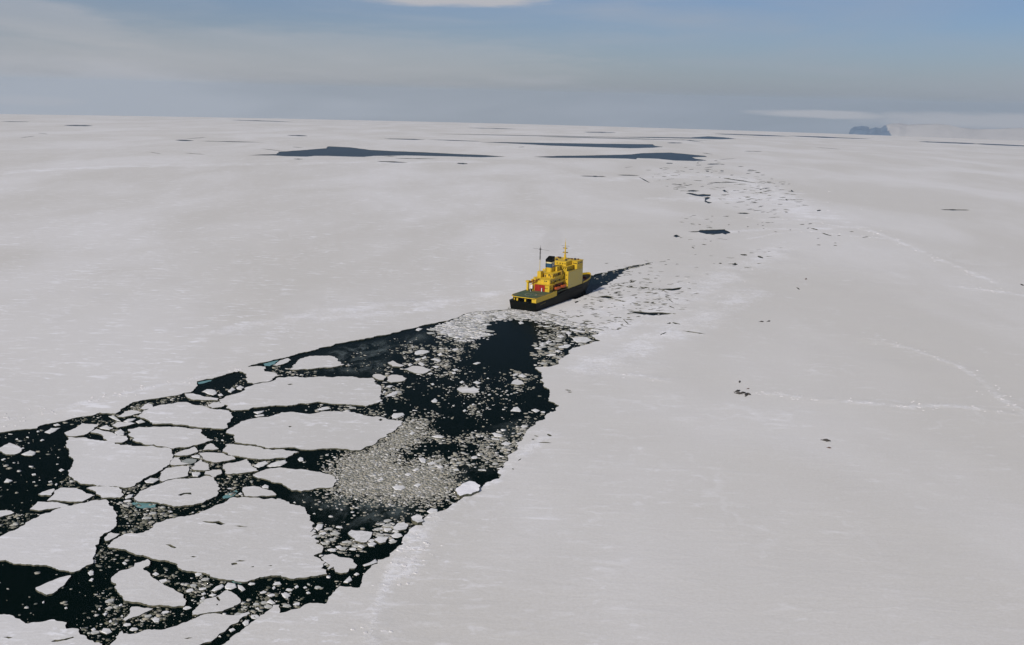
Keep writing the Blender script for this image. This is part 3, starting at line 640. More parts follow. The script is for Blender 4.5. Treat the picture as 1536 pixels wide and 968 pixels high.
small('P', [(650, 680), (680, 665), (700, 680), (665, 690)], [(700, 690), (740, 668), (780, 695), (750, 705)], [(295, 745), (330, 732), (370, 750), (340, 762)], [(175, 745), (200, 730), (220, 745), (195, 755)], [(110, 630), (150, 622), (165, 635), (130, 645)], [(105, 660), (135, 652), (145, 665), (115, 670)],
      [(295, 578), (340, 562), (368, 570), (330, 585)], [(950, 390), (975, 368), (1010, 378), (975, 405)], [(890, 405), (930, 395), (955, 408), (920, 418)], [(1050, 335), (1090, 318), (1125, 335), (1090, 348)], [(1130, 300), (1160, 285), (1185, 300), (1155, 318)],
      [(1185, 345), (1250, 335), (1340, 350), (1370, 370), (1310, 390), (1230, 388)], [(1055, 425), (1100, 412), (1170, 420), (1150, 435), (1080, 438)], [(1030, 465), (1060, 452), (1090, 465), (1070, 480)], [(1165, 262), (1230, 268), (1320, 288), (1290, 296), (1200, 285)],
      [(290, 165), (320, 140), (350, 130), (395, 150), (360, 165)], [(705, 205), (735, 198), (755, 215), (720, 222)], [(420, 712), (435, 706), (442, 715)], [(430, 857), (450, 850), (460, 860), (440, 866)], [(285, 945), (300, 938), (315, 950), (295, 955)], [(340, 940), (355, 930), (368, 942)],
      [(0, 480), (15, 485), (18, 500), (0, 505)])
small('R', [(285, 150), (300, 128), (385, 122), (400, 140), (340, 165), (290, 172)], [(1355, 105), (1380, 72), (1420, 68), (1445, 95), (1440, 110)], [(1180, 305), (1210, 300), (1285, 325), (1270, 342), (1210, 335)], [(1265, 400), (1310, 378), (1370, 395), (1320, 412)], [(525, 530), (570, 522), (595, 545), (590, 575), (550, 570)],
      [(285, 790), (330, 772), (390, 775), (415, 795), (370, 820), (310, 815)], [(470, 640), (510, 622), (535, 630), (500, 650)], [(400, 680), (430, 662), (465, 675), (440, 690)], [(640, 335), (700, 322), (760, 335), (740, 350), (680, 345)], [(690, 605), (720, 592), (755, 612), (720, 625)], [(440, 310), (470, 288), (495, 300), (470, 320)], [(600, 575), (650, 558), (690, 575), (640, 590)],
      [(1180, 350), (1205, 345), (1220, 358), (1195, 362)], [(925, 105), (945, 92), (960, 104), (940, 112)], [(535, 205), (550, 198), (558, 208)], [(1230, 625), (1275, 615), (1285, 628)], [(1100, 640), (1120, 632), (1135, 645)], [(480, 775), (520, 755), (555, 770), (520, 790)], [(165, 720), (200, 705), (215, 722), (185, 735)])
small('S', [(940, 335), (975, 325), (1020, 342), (985, 358)])
small('V', [(910, 465), (950, 440), (990, 460), (960, 485), (920, 485)], [(1120, 385), (1160, 358), (1210, 370), (1225, 390), (1180, 405), (1135, 402)], [(1100, 428), (1140, 415), (1155, 430), (1120, 442)], [(1440, 170), (1480, 140), (1536, 150), (1540, 180), (1470, 190)], [(620, 485), (660, 475), (680, 490), (640, 505)],
      [(820, 485), (850, 470), (885, 490), (860, 505)], [(865, 655), (930, 630), (980, 595), (998, 625), (950, 645), (880, 665)], [(690, 810), (720, 780), (750, 750), (770, 790), (730, 815)], [(785, 740), (810, 725), (835, 738), (810, 750)], [(435, 320), (460, 280), (510, 285), (500, 320), (460, 345)],
      [(395, 405), (430, 388), (455, 400), (430, 418)], [(240, 90), (252, 82), (262, 95)], [(250, 850), (275, 832), (290, 850), (265, 865)], [(50, 860), (70, 840), (80, 862), (60, 875)], [(330, 855), (350, 845), (365, 858), (340, 865)], [(130, 910), (180, 900), (215, 930), (170, 955)], [(355, 905), (375, 895), (395, 908), (370, 915)],
      [(415, 190), (430, 183), (440, 192)], [(1010, 330), (1035, 318), (1050, 332)], [(1060, 350), (1085, 340), (1095, 355)])
small('B', [(1125, 165), (1160, 137), (1205, 135), (1185, 165), (1130, 178)])
small('U', [(460, 475), (500, 440), (560, 415), (578, 435), (550, 460), (490, 480)], [(583, 440), (610, 405), (680, 415), (690, 445), (640, 465), (590, 460)], [(700, 425), (740, 435), (770, 465), (740, 482), (705, 455)], [(440, 520), (470, 505), (510, 515), (480, 530)], [(365, 545), (395, 528), (405, 545), (380, 555)],
      [(740, 765), (770, 738), (800, 750), (800, 780), (765, 795)], [(620, 830), (660, 815), (680, 830), (640, 850)], [(960, 580), (990, 555), (1040, 590), (1010, 600)], [(1100, 520), (1120, 485), (1170, 500), (1150, 545), (1120, 540)], [(525, 890), (540, 880), (550, 895)], [(860, 640), (885, 630), (895, 650)], [(370, 505), (400, 490), (415, 505), (390, 515)])
small('K', [(790, 315), (815, 292), (845, 300), (842, 330), (810, 340)], [(800, 385), (825, 362), (845, 370), (830, 392)], [(1100, 225), (1120, 212), (1145, 235), (1125, 245)], [(1370, 735), (1395, 705), (1440, 725), (1430, 755), (1390, 760)], [(1370, 325), (1400, 305), (1435, 325), (1405, 340)], [(580, 632), (600, 622), (608, 635), (590, 640)],
      [(380, 582), (398, 570), (400, 585), (388, 592)], [(930, 690), (950, 675), (965, 690), (945, 705)], [(980, 755), (1000, 740), (1010, 760), (990, 768)], [(1070, 610), (1095, 595), (1105, 608), (1080, 618)], [(885, 645), (900, 632), (905, 650), (893, 655)], [(910, 850), (930, 815), (990, 820), (1010, 850), (960, 870)],
      [(1470, 385), (1490, 370), (1505, 385)], [(820, 830), (850, 812), (865, 830), (840, 842)], [(1085, 708), (1100, 695), (1110, 708)])
small('E', [(520, 150), (580, 135), (605, 150), (600, 172), (540, 163)], [(1085, 240), (1120, 210), (1190, 195), (1215, 215), (1170, 240), (1130, 252)], [(1200, 240), (1290, 200), (1370, 187), (1385, 205), (1320, 240), (1230, 248)], [(1155, 425), (1185, 405), (1220, 420), (1215, 440), (1165, 437)], [(1480, 180), (1500, 160), (1530, 170), (1530, 195), (1495, 200)],
      [(100, 375), (150, 345), (225, 350), (232, 362), (180, 393), (120, 393)], [(525, 295), (600, 292), (605, 310), (580, 335), (535, 335)], [(945, 495), (965, 482), (985, 495), (965, 502)])
small('D', [(855, 170), (900, 148), (950, 150), (990, 190), (960, 203), (900, 185)], [(1090, 165), (1130, 130), (1160, 150), (1120, 180)], [(1170, 130), (1200, 112), (1240, 130), (1215, 155), (1175, 148)], [(1000, 200), (1030, 187), (1050, 205), (1020, 212)], [(1320, 355), (1420, 342), (1400, 360), (1360, 375)], [(1330, 388), (1415, 372), (1418, 388), (1350, 398)], [(1030, 610), (1045, 603), (1055, 618)])

def prism_mesh(name, P, cz_local, top, mat_list, tilt=(0, 0), dome=.0):
    """small chunk: ragged outline, bevelled shoulder, sloping top"""
    n = len(P); cx, cy = centroid(P)
    V = []
    for s, z in ((1.0, -.3), (1.0, top*.55), (.84, top)):
        for x, y in P: V.append(((x-cx)*s, (y-cy)*s, z+(tilt[0]*(x-cx)+tilt[1]*(y-cy))*(z > 0)))
    V.append((0, 0, top*(1+dome)))
    F = []; mi = []
    for k in range(2):
        for i in range(n):
            j = (i+1) % n; F.append((k*n+i, k*n+j, (k+1)*n+j, (k+1)*n+i)); mi.append(1 if k == 0 else 0)
    for i in range(n): F.append((2*n+i, 2*n+(i+1) % n, 3*n)); mi.append(0)
    me = bpy.data.meshes.new(name); me.from_pydata(V, [], F)
    me.polygons.foreach_set('material_index', np.array(mi, np.int32))
    for m in mat_list: me.materials.append(m)
    return me

# landmarks used to say where a small chunk lies
def pxc(pts): return (sum(q[0] for q in pts)/len(pts), sum(q[1] for q in pts)/len(pts))
ZONES = [  # (photo-pixel box, phrase)
 ((-200, 640, 110, 700), 'of the black pool at the left edge'), ((-200, 700, 110, 800), 'of the lower black pool, left edge'),
 ((110, 590, 290, 665), 'of the narrow lead by the left bank'), ((290, 560, 380, 605), 'of the small black bank pond'),
 ((290, 605, 470, 680), 'of the gap between the oval floes'), ((200, 665, 330, 725), 'of the cracked slabs above the round floe'),
 ((330, 665, 470, 750), 'of the brash by the diamond floe'), ((120, 720, 240, 815), 'of the brash round the turquoise patch'),
 ((230, 740, 345, 800), 'of the brash lane under the round floe'), ((470, 560, 610, 640), 'of the cluster right of the long floes'),
 ((590, 460, 700, 570), 'of the scatter in the upper channel'), ((660, 460, 790, 530), 'of the brash just astern of the ship'),
 ((790, 470, 930, 555), 'of the loose brash right of the basin'), ((660, 540, 760, 640), 'of the black basin'),
 ((760, 540, 850, 640), 'of the basin by the right bank'), ((590, 620, 700, 705), 'of the inner black pool rim'),
 ((700, 630, 810, 745), 'of the slush along the right bank'), ((480, 690, 700, 760), 'of the wide grey brash field'),
 ((560, 740, 680, 830), 'of the lower right bay'), ((450, 760, 560, 850), 'of the brash off the largest floe'),
 ((100, 830, 230, 900), 'of the water left of the knobbed floe'), ((60, 890, 240, 990), 'of the bottom left brash'),
 ((225, 840, 330, 900), 'of the olive brash patch'), ((290, 870, 400, 960), 'of the brash around the leaf shaped floe'),
 ((380, 860, 560, 920), 'of the dark brash under the largest floe')]
def zone(x, y):
    for b, ph in ZONES:
        if b[0] <= x <= b[2] and b[1] <= y <= b[3]:
            u_ = (x-b[0])/(b[2]-b[0]); v_ = (y-b[1])/(b[3]-b[1])
            h = 'left' if u_ < .33 else 'right' if u_ > .67 else 'middle'; w_ = 'far' if v_ < .33 else 'near' if v_ > .67 else 'centre'
            return w_+' '+h+' '+ph
    return 'in the open water of the channel'
def shape_word(P):
    A = abs(area(P)); xs = [q[0] for q in P]; ys = [q[1] for q in P]
    w = max(xs)-min(xs); h = max(ys)-min(ys)
    s = 'tiny' if A < 12 else 'small' if A < 45 else 'mid sized' if A < 130 else 'larger'
    f = 'long narrow' if w > 2.2*h else {3: 'three sided', 4: 'four sided', 5: 'five sided', 6: 'six sided', 7: 'seven sided'}.get(len(P), 'many sided')
    return s+' '+f
seen = {}
CH = []
def place_chunk(P, x, y, mat, top):
    sw = shape_word(P)
    P = rough_edge(P, .06, 1.3) if abs(area(P)) > 25 else P
    if area(P) < 0: P = P[::-1]
    me = prism_mesh('ice_chunk', P, 0, top, (mat, EDGE), (random.uniform(-.03, .03), random.uniform(-.03, .03)), random.uniform(0, .15))
    cx, cy = centroid(P)
    o = bpy.data.objects.new('ice_chunk', me); C.objects.link(o); o.location = (cx, cy, sea_z(cx, cy))
    lab = sw+(' white' if mat is CHUNK else ' grey')+' chunk, '+zone(x, y)
    o['label'] = lab; o['category'] = 'ice chunk'
    CH.append((o, lab)); return o
for q in SM:
    P = [G(*a) for a in q]; c = pxc(q)
    place_chunk(P, c[0], c[1], CHUNK, random.uniform(.3, .6)); FLOEPOLYS.append(P)

# ------------------------------------------------------------------ brash ice
REG = [('X', [(505, 690), (545, 679), (580, 660), (604, 634), (625, 636), (642, 655), (618, 664), (600, 668), (586, 684), (600, 697), (628, 698), (660, 690), (672, 712), (690, 735), (645, 752), (600, 751), (540, 747), (497, 742), (503, 715)], .95, .5, 1.25),
 ('X', [(628, 698), (660, 688), (720, 672), (700, 655), (760, 650), (800, 640), (790, 655), (775, 675), (765, 698), (740, 703), (700, 702), (672, 712)], .45, .6, 1.8),
 ('X', [(642, 655), (690, 650), (760, 652), (715, 676), (690, 668), (655, 664)], .22, .6, 1.8),
 ('X', [(740, 655), (800, 618), (838, 612), (820, 632), (800, 645), (770, 650)], .28, .6, 2),
 ('X', [(640, 650), (670, 652), (662, 664), (630, 660)], .4, .6, 1.6),
 ('X', [(805, 485), (850, 490), (900, 500), (895, 515), (860, 530), (838, 545), (815, 552), (802, 535), (808, 518)], .36, .7, 3.0),
 ('X', [(812, 540), (835, 533), (838, 550), (815, 552)], .3, .7, 2),
 ('X', [(648, 494), (680, 478), (715, 469), (760, 465), (800, 464), (850, 472), (905, 492), (905, 500), (850, 488), (810, 482), (785, 478), (755, 479), (730, 484), (726, 493), (736, 503), (720, 508), (700, 512), (680, 506), (665, 502)], .9, 1.0, 3.6),
 ('X', [(690, 466), (760, 462), (800, 464), (840, 468), (900, 490), (830, 484), (780, 478), (700, 476)], .95, 1.4, 4.5),
 ('X', [(800, 466), (850, 466), (890, 482), (905, 497), (870, 492), (830, 482)], 1.2, 1.4, 4.5),
 ('X', [(600, 520), (650, 517), (680, 530), (690, 560), (650, 570), (610, 552)], .30, .55, 1.8),
 ('X', [(650, 500), (700, 510), (720, 520), (690, 545), (670, 530)], .28, .55, 1.7),
 ('X', [(620, 540), (790, 560), (830, 600), (740, 640), (620, 625), (590, 590)], .025, .4, 1.3),
 ('X', [(660, 565), (790, 560), (800, 590), (690, 620)], .04, .4, 1.3), ('X', [(760, 555), (800, 560), (795, 585), (760, 582)], .3, .6, 1.8),
 ('X', [(695, 612), (715, 608), (720, 622), (700, 630)], .4, .6, 1.5), ('X', [(620, 612), (655, 620), (640, 640), (615, 632)], .35, .6, 1.6),
 ('H', [(820, 640), (900, 650), (1120, 665), (1250, 680), (1380, 720), (1440, 760), (1380, 770), (1200, 725), (1000, 705), (850, 700)], .5, .7, 2.2),
 ('H', [(380, 320), (570, 345), (900, 345), (700, 390), (520, 390), (400, 350)], .08, .5, 1.8),
 ('B', [(990, 190), (1100, 180), (1230, 190), (1300, 260), (1536, 270), (1536, 330), (1350, 400), (1200, 470), (1040, 490), (1040, 440), (1060, 380), (1040, 290)], .48, .5, 1.7),
 ('B', [(760, 200), (860, 150), (915, 180), (780, 205)], .6, .5, 1.4),
 ('K', [(870, 100), (960, 60), (1100, 110), (1000, 260), (860, 330), (830, 240)], .16, .5, 1.4), ('K', [(840, 200), (860, 30), (960, 50), (900, 200), (850, 240)], .55, .5, 1.4),
 ('K', [(850, 590), (1100, 550), (1180, 600), (1160, 680), (1110, 740), (1080, 850), (1010, 950), (880, 930), (760, 890), (720, 790), (850, 720)], .45, .45, 1.6),
 ('K', [(820, 330), (1000, 330), (1000, 560), (840, 560)], .10, .45, 1.3), ('K', [(0, 540), (120, 560), (100, 660), (0, 680)], .10, .5, 1.3),
 ('U', [(0, 220), (160, 300), (440, 340), (520, 420), (440, 540), (370, 600), (270, 600), (230, 540), (60, 440)], .40, .45, 1.5),
 ('U', [(320, 380), (640, 400), (600, 520), (460, 545), (360, 520)], .45, .5, 1.6),
 ('U', [(-300, 640), (100, 635), (290, 690), (390, 690), (200, 770), (0, 815), (-330, 850)], .42, .45, 1.5),
 ('U', [(700, 500), (900, 470), (1060, 560), (1000, 640), (900, 700), (760, 680), (560, 690), (720, 600)], .62, .5, 1.7),
 ('U', [(1060, 540), (1500, 540), (1480, 600), (1300, 600), (1080, 680)], .45, .5, 1.7), ('U', [(760, 430), (1500, 400), (1500, 550), (1000, 500)], .17, .5, 1.7),
 ('U', [(560, 920), (740, 725), (800, 690), (920, 690), (640, 890)], .6, .6, 1.9),
 ('V', [(430, 300), (560, 270), (740, 390), (900, 460), (1000, 485), (850, 510), (640, 500), (520, 480), (450, 440)], .65, .55, 1.9),
 ('V', [(1000, 300), (1140, 250), (1270, 280), (1230, 350), (1100, 420), (960, 400)], .7, .55, 2),
 ('V', [(0, 800), (540, 760), (800, 720), (850, 800), (600, 850), (300, 880)], .12, .5, 1.6),
 ('E', [(740, 350), (1060, 320), (1070, 400), (980, 440), (980, 510), (860, 530), (780, 530), (790, 440)], .5, .5, 1.7),
 ('E', [(200, 580), (420, 615), (700, 545), (800, 530), (850, 550), (600, 630), (300, 690), (0, 760), (-50, 680)], .42, .5, 1.7),
 ('A', [(0, 310), (250, 300), (250, 400), (0, 400)], .10, .5, 1.6), ('A', [(590, 680), (650, 720), (850, 765), (860, 790), (590, 780)], .42, .5, 1.6),
 ('B', [(0, 345), (130, 322), (350, 290), (280, 355), (150, 440), (0, 505)], .5, .5, 1.6), ('B', [(100, 170), (300, 140), (360, 160), (250, 230), (0, 230)], .10, .5, 1.5),
 ('A', [(600, 190), (900, 130), (1100, 160), (1170, 60), (1400, 0), (1536, 0), (1300, 90), (1050, 220), (900, 230), (650, 230)], .22, .6, 1.9),
 ('A', [(860, 240), (1050, 260), (1140, 320), (1200, 400), (1130, 400), (1150, 340), (1000, 300)], .4, .6, 1.8),
 ('D', [(150, 330), (300, 262), (680, 202), (900, 270), (700, 270), (430, 300), (300, 350)], .28, .6, 1.9), ('D', [(850, 200), (1250, 140), (1250, 60), (1100, 120), (950, 150)], .3, .6, 1.9),
 ('D', [(740, 245), (1040, 255), (1060, 290), (900, 310), (780, 290)], .45, .6, 1.8),
 ('D', [(1000, 540), (1150, 560), (1150, 630), (1060, 700), (1000, 640)], .18, .5, 1.5), ('D', [(1270, 785), (1600, 780), (1500, 850), (1350, 850)], .3, .6, 1.6),
 ('D', [(580, 690), (750, 700), (1040, 720), (1040, 900), (560, 900)], .5, .5, 1.6),
 ('A', [(1100, 800), (1250, 740), (1440, 660), (1460, 700), (1250, 870), (1120, 880)], .5, .5, 1.6),
 ('G', [(760, 690), (1000, 690), (940, 800), (820, 830), (800, 760)], .5, .7, 2.4), ('G', [(660, 590), (740, 560), (900, 560), (900, 620), (720, 620)], .3, .6, 2),
 ('H', [(180, 370), (190, 520), (0, 560), (0, 470), (90, 440)], .12, .6, 1.8), ('H', [(380, 300), (420, 290), (560, 340), (480, 380)], .3, .6, 2),
 ('R', [(1040, 400), (1400, 330), (1420, 420), (1280, 540), (1000, 560)], .35, .6, 1.8), ('R', [(980, 560), (1290, 540), (1250, 700), (1050, 640)], .12, .5, 1.8),
 ('Q', [(660, 220), (800, 180), (900, 160), (900, 200), (700, 300)], .03, .6, 2), ('Q', [(940, 150), (1150, 100), (1280, 70), (1100, 130)], .75, .8, 2.4),
 ('Q', [(700, 190), (900, 150), (950, 160), (800, 200)], .15, .8, 2.4),
 ('X', [(-100, 660), (120, 640), (300, 600), (420, 560), (640, 495), (640, 560), (560, 720), (640, 780), (560, 860), (400, 920), (-100, 960)], .018, .4, 1.5)]
FP = [(np.array(P), min(q[0] for q in P)-.4, max(q[0] for q in P)+.4, min(q[1] for q in P)-.4, max(q[1] for q in P)+.4) for P in FLOEPOLYS]
bits = []   # cx, cy, r
for tile, pp, cov, r0, r1 in REG:
    P = [G(*q) for q in px(tile, pp)]; A = abs(area(P))
    q0 = r0*.45; e2 = q0*q0+2*q0*(r1-q0)/3.4+(r1-q0)**2/5.8
    n = int(A*cov*1.75/(2.3*.62*e2))
    xs = [q[0] for q in P]; ys = [q[1] for q in P]; bb = (max(xs)-min(xs))*(max(ys)-min(ys))
    m = int(n*bb/A)+8
    X = rng.uniform(min(xs), max(xs), m); Y = rng.uniform(min(ys), max(ys), m)
    # patchy density, so brash gathers in drifts
    Rr = q0+(r1-q0)*rng.uniform(0, 1, m)**2.4
    k = inside_np(P, X, Y)
    X, Y, Rr = X[k], Y[k], Rr[k]
    jf = 1.9 if .7 < cov < 1 and tile == 'X' and r1 < 2 else 1
    X = X+rng.normal(0, 2.2*jf, len(X)); Y = Y+rng.normal(0, 4.0*jf, len(Y))
    k = inside_np(CHAN, X, Y)
    X, Y, Rr = X[k], Y[k], Rr[k]
    if cov < .7:
        pn = np.array([mnoise.noise(Vector((x/7, y/16, 3.3)))+.5*mnoise.noise(Vector((x/2.5, y/5, 1.3))) for x, y in zip(X, Y)])
        k = pn+rng.uniform(-.25, .25, len(X)) > (.02 if cov > .3 else .12)
        k |= rng.uniform(0, 1, len(X)) < .35*cov+.05
        X, Y, Rr = X[k], Y[k], Rr[k]
    ol = (tile in 'KUEBAD') & (rng.uniform(0, 1, len(X)) < .72)
    bits.append(np.stack([X, Y, np.where(ol, Rr*.82, Rr), np.where(cov >= .9, 2.0*(r1 > 3), ol*1.0)], 1))
B = np.concatenate(bits)
ok = np.ones(len(B), bool)
for P, x0, x1, y0, y1 in FP:
    c = ok & (B[:, 0] > x0) & (B[:, 0] < x1) & (B[:, 1] > y0) & (B[:, 1] < y1)
    idx = np.where(c)[0]
    if len(idx): ok[idx[inside_np(P, B[idx, 0], B[idx, 1])]] = False
B = B[ok]
def on_screen(x, y):
    v = Vector((x, y, sea_z(x, y)-CAM_H)); z = v.dot(_f); return 768+FPX*v.dot(_r)/z, 484-FPX*v.dot(_u)/z
# the biggest bits in view become single chunks
NCH = max(0, 296-len(SM))
order = np.argsort(-B[:, 2]/np.hypot(B[:, 0], B[:, 1]))
sel = []; taken = np.zeros(len(B), bool)
for i in order:
    if len(sel) >= NCH: break
    x, y, rr = B[i, :3]; qx, qy = on_screen(x, y)
    if not (0 < qx < 1536 and qy < 968): continue
    if any((x-B[j, 0])**2+(y-B[j, 1])**2 < (rr+B[j, 2])**2*1.1 for j in sel): continue
    sel.append(i); taken[i] = True
GREYCH = mat_flat('grey_ice_chunk', (.52, .52, .49), .65, .25, 0, .6, .3, dark=(.36, .36, .31))
for i in sel:
    x, y, rr = B[i, :3]; n = random.randint(5, 8); a0 = random.random()*6; el_ = random.uniform(.6, .95); th = random.uniform(-.5, .5)
    P = []
    for k in range(n):
        a = a0+2*PI*(k+random.uniform(-.25, .25))/n; q = rr*1.15*random.uniform(.75, 1.1)
        u, w = q*math.cos(a), q*el_*math.sin(a); P.append((x+u*math.cos(th)-w*math.sin(th), y+u*math.sin(th)+w*math.cos(th)))
    qx, qy = on_screen(x, y)
    place_chunk(P, qx, qy, CHUNK if random.random() < .45 else GREYCH, random.uniform(.25, .45))
gcount = {}
for o, lab in CH: gcount[lab] = gcount.get(lab, 0)+1
for o, lab in CH: o['group'] = 'ice chunks in the broken channel'
B = B[~taken]
def brash_mesh(B, mat, lab):
    N = len(B); K = 6
    ang = (np.arange(K)[None, :]+rng.uniform(-.3, .3, (N, K)))/K*2*PI+rng.uniform(0, 6, (N, 1))
    rad_ = B[:, 2:3]*rng.uniform(.6, 1.15, (N, K)); sq = rng.uniform(.5, 1, (N, 1)); th = rng.uniform(-.6, .6, (N, 1))
    u = rad_*np.cos(ang); w = rad_*np.sin(ang)*sq
    dx = u*np.cos(th)-w*np.sin(th); dy = u*np.sin(th)+w*np.cos(th)
    zc = -(B[:, 0:1]**2+B[:, 1:2]**2)/(2*R_SEA)
    ht = rng.uniform(.06, .32, (N, 1))*(0.6+.4*np.minimum(B[:, 2:3], 2))
    tx = rng.uniform(-.08, .08, (N, 1)); ty = rng.uniform(-.08, .08, (N, 1))
    VV = np.zeros((N, 2*K, 3))
    VV[:, :K, 0] = B[:, 0:1]+dx; VV[:, :K, 1] = B[:, 1:2]+dy; VV[:, :K, 2] = zc-.12
    VV[:, K:, 0] = B[:, 0:1]+dx*.88; VV[:, K:, 1] = B[:, 1:2]+dy*.88; VV[:, K:, 2] = zc+ht+tx*dx+ty*dy
    base_i = (np.arange(N)*2*K)[:, None]
    quads = np.concatenate([np.stack([base_i+i, base_i+(i+1) % K, base_i+K+(i+1) % K, base_i+K+i], 2) for i in range(K)], 1).reshape(-1, 4)
    tops = (base_i+K+np.arange(K)[None, :])
    me = bpy.data.meshes.new('brash_ice')
    me.vertices.add(N*2*K); me.vertices.foreach_set('co', VV.reshape(-1))
    nl = quads.size+tops.size
    me.loops.add(nl); me.loops.foreach_set('vertex_index', np.concatenate([quads.reshape(-1), tops.reshape(-1)]).astype(np.int32))
    npoly = len(quads)+N; me.polygons.add(npoly)
    ls = np.concatenate([np.arange(len(quads))*4, quads.size+np.arange(N)*K]).astype(np.int32)
    me.polygons.foreach_set('loop_start', ls)
    me.update(calc_edges=True); me.validate()
    tag(link('brash_ice', me, (mat,)), lab, 'brash ice', kind='stuff')
brash_mesh(B[B[:, 3] < .5], BRASH, 'countless pale broken bits of ice crowded in the channel water')
brash_mesh(B[B[:, 3] > 1.5], BRASH_WHITE, 'countless whitish crushed ice pieces packed just astern of the ship')
brash_mesh(B[(B[:, 3] > .5) & (B[:, 3] < 1.5)], BRASH_OLIVE, 'countless olive and grey wet ice bits between the near floes')
N = len(B)
print('brash bits', N, 'chunks', len(CH))

# grease ice smears: thin films over the water
for lab, tile, pts in [
                  ('pale mushy slush between the bits of the wide grey brash field', 'X', [(505, 690), (545, 679), (580, 660), (604, 634), (625, 636), (642, 655), (618, 662), (598, 668), (583, 684), (600, 699), (628, 700), (660, 694), (672, 712), (690, 735), (645, 752), (600, 751), (540, 747), (497, 742), (503, 715)]),
                  ('pale mushy slush just astern of the ship', 'X', [(644, 496), (680, 478), (715, 468), (760, 464), (800, 464), (850, 470), (910, 494), (900, 502), (855, 492), (810, 484), (785, 478), (755, 479), (730, 484), (726, 493), (736, 503), (720, 508), (700, 512), (680, 506)]),
                  ('dark grey grease ice smear in the lower right bay', 'V', [(60, -10), (300, -60), (900, 0), (1536, 30), (1440, 200), (1250, 270), (1000, 330), (800, 380), (600, 350), (420, 220)]),
                  ('dark smoky slush along the right bank', 'R', [(640, 560), (1000, 560), (1250, 560), (1250, 680), (1050, 790), (850, 900), (640, 870), (740, 760)]),
                  ('faint grey slush in the water along the straight far bank', 'H', [(600, 260), (900, 140), (1300, 60), (1790, -30), (1900, 20), (1780, 100), (1500, 200), (1536, 330), (1300, 400), (1050, 380), (600, 370)]),
                  ('grey green slush against the right bank of the basin', 'S', [(500, 480), (860, 390), (1060, 400), (950, 540), (850, 640), (820, 700), (600, 720), (300, 600)])]:
    P = [G(*q) for q in px(tile, pts)]
    if area(P) < 0: P = P[::-1]
    v, e, f, ov, oe, of = delaunay_2d_cdt([Vector(q) for q in P]+[Vector(q) for q in gridpts(P, 5)], [], [list(range(len(P)))], 0, 1e-4, True)
    keep = [list(fc) for fc, og in zip(f, of) if og]
    me = bpy.data.meshes.new('grease_ice'); me.from_pydata([(q[0], q[1], sea_z(q[0], q[1])+.03) for q in v], [], keep)
    at = me.attributes.new('edge_fade', 'FLOAT', 'POINT')
    PP = np.array(P); PN = np.roll(PP, -1, 0); VX = np.array([(q[0], q[1]) for q in v])
    dd = np.full(len(VX), 1e9)
    for a, b in zip(PP, PN):
        t = np.clip(((VX-a)@(b-a))/((b-a)@(b-a)), 0, 1); dd = np.minimum(dd, np.hypot(*(VX-(a+t[:, None]*(b-a))).T))
    at.data.foreach_set('value', (np.clip(dd/13, 0, 1)**1.5).astype(np.float32))
    tag(link('grease_ice', me, (MUSH_WHITE if 'astern' in lab else MUSH if 'pale' in lab else SLUSH,)), lab, 'grease ice', kind='stuff')

# ------------------------------------------------------------------ pressure ridges and snow rubble on the fast ice
def ridge(label, pts, width, n, smin=.35, smax=1.3, hmax=.55, mat=RUBBLE, name='pressure_ridge'):
    W_ = [G(*q) for q in pts]; Ls = [math.hypot(W_[i+1][0]-W_[i][0], W_[i+1][1]-W_[i][1]) for i in range(len(W_)-1)]
    tot = sum(Ls); V = []; F = []; cand = []
    for _ in range(n):
        s = random.random()*tot; i = 0
        while i < len(Ls)-1 and s > Ls[i]: s -= Ls[i]; i += 1
        t = s/Ls[i]; a, b = W_[i], W_[i+1]
        x = a[0]+(b[0]-a[0])*t; y = a[1]+(b[1]-a[1])*t
        nz = mnoise.noise(Vector((x/14, y/14, 5)))
        if random.random() > .25+1.6*(nz+.12): continue
        off = random.gauss(0, width*(.3+.5*abs(mnoise.noise(Vector((x/25, y/25, 9))))))*1.5; nx, ny = -(b[1]-a[1])/Ls[i], (b[0]-a[0])/Ls[i]
        x += nx*off; y += ny*off
        cand.append((x, y, off))
    msk = inside_np(CHAN, np.array([c[0] for c in cand]), np.array([c[1] for c in cand]))
    for (x, y, off), bad in zip(cand, msk):
        if bad: continue
        rr = random.uniform(smin, smax)*(1-.3*abs(off)/width); k = random.randint(5, 7); a0 = random.random()*6
        h = random.uniform(.25, 1)*hmax*.55*rr/smax; z = sea_z(x, y)+.55+.28*fbm(x, y, 40, 1.7)+.15
        s0 = len(V); tx_, ty_ = random.uniform(-.25, .25), random.uniform(-.25, .25)
        st = random.uniform(1, 1.9)
        for lev, sc_ in ((-.25, 1.1), (h, .62)):
            for j in range(k):
                an = a0+j/k*2*PI; ddx, ddy = rr*sc_*st*math.cos(an)*random.uniform(.8, 1.1), rr*sc_*math.sin(an)*random.uniform(.8, 1.1)
                V.append((x+ddx, y+ddy, z+lev+(tx_*ddx+ty_*ddy if lev > 0 else 0)))
        for j in range(k): F.append((s0+j, s0+(j+1) % k, s0+k+(j+1) % k, s0+k+j))
        F.append(tuple(s0+k+j for j in range(k)))
    me = bpy.data.meshes.new(name); me.from_pydata(V, [], F)
    return tag(link(name, me, (mat,)), label, 'pressure ridge', kind='stuff')
for args_ in RIDGES: ridge(*args_[:3], int(args_[3]*.13), *args_[4:])

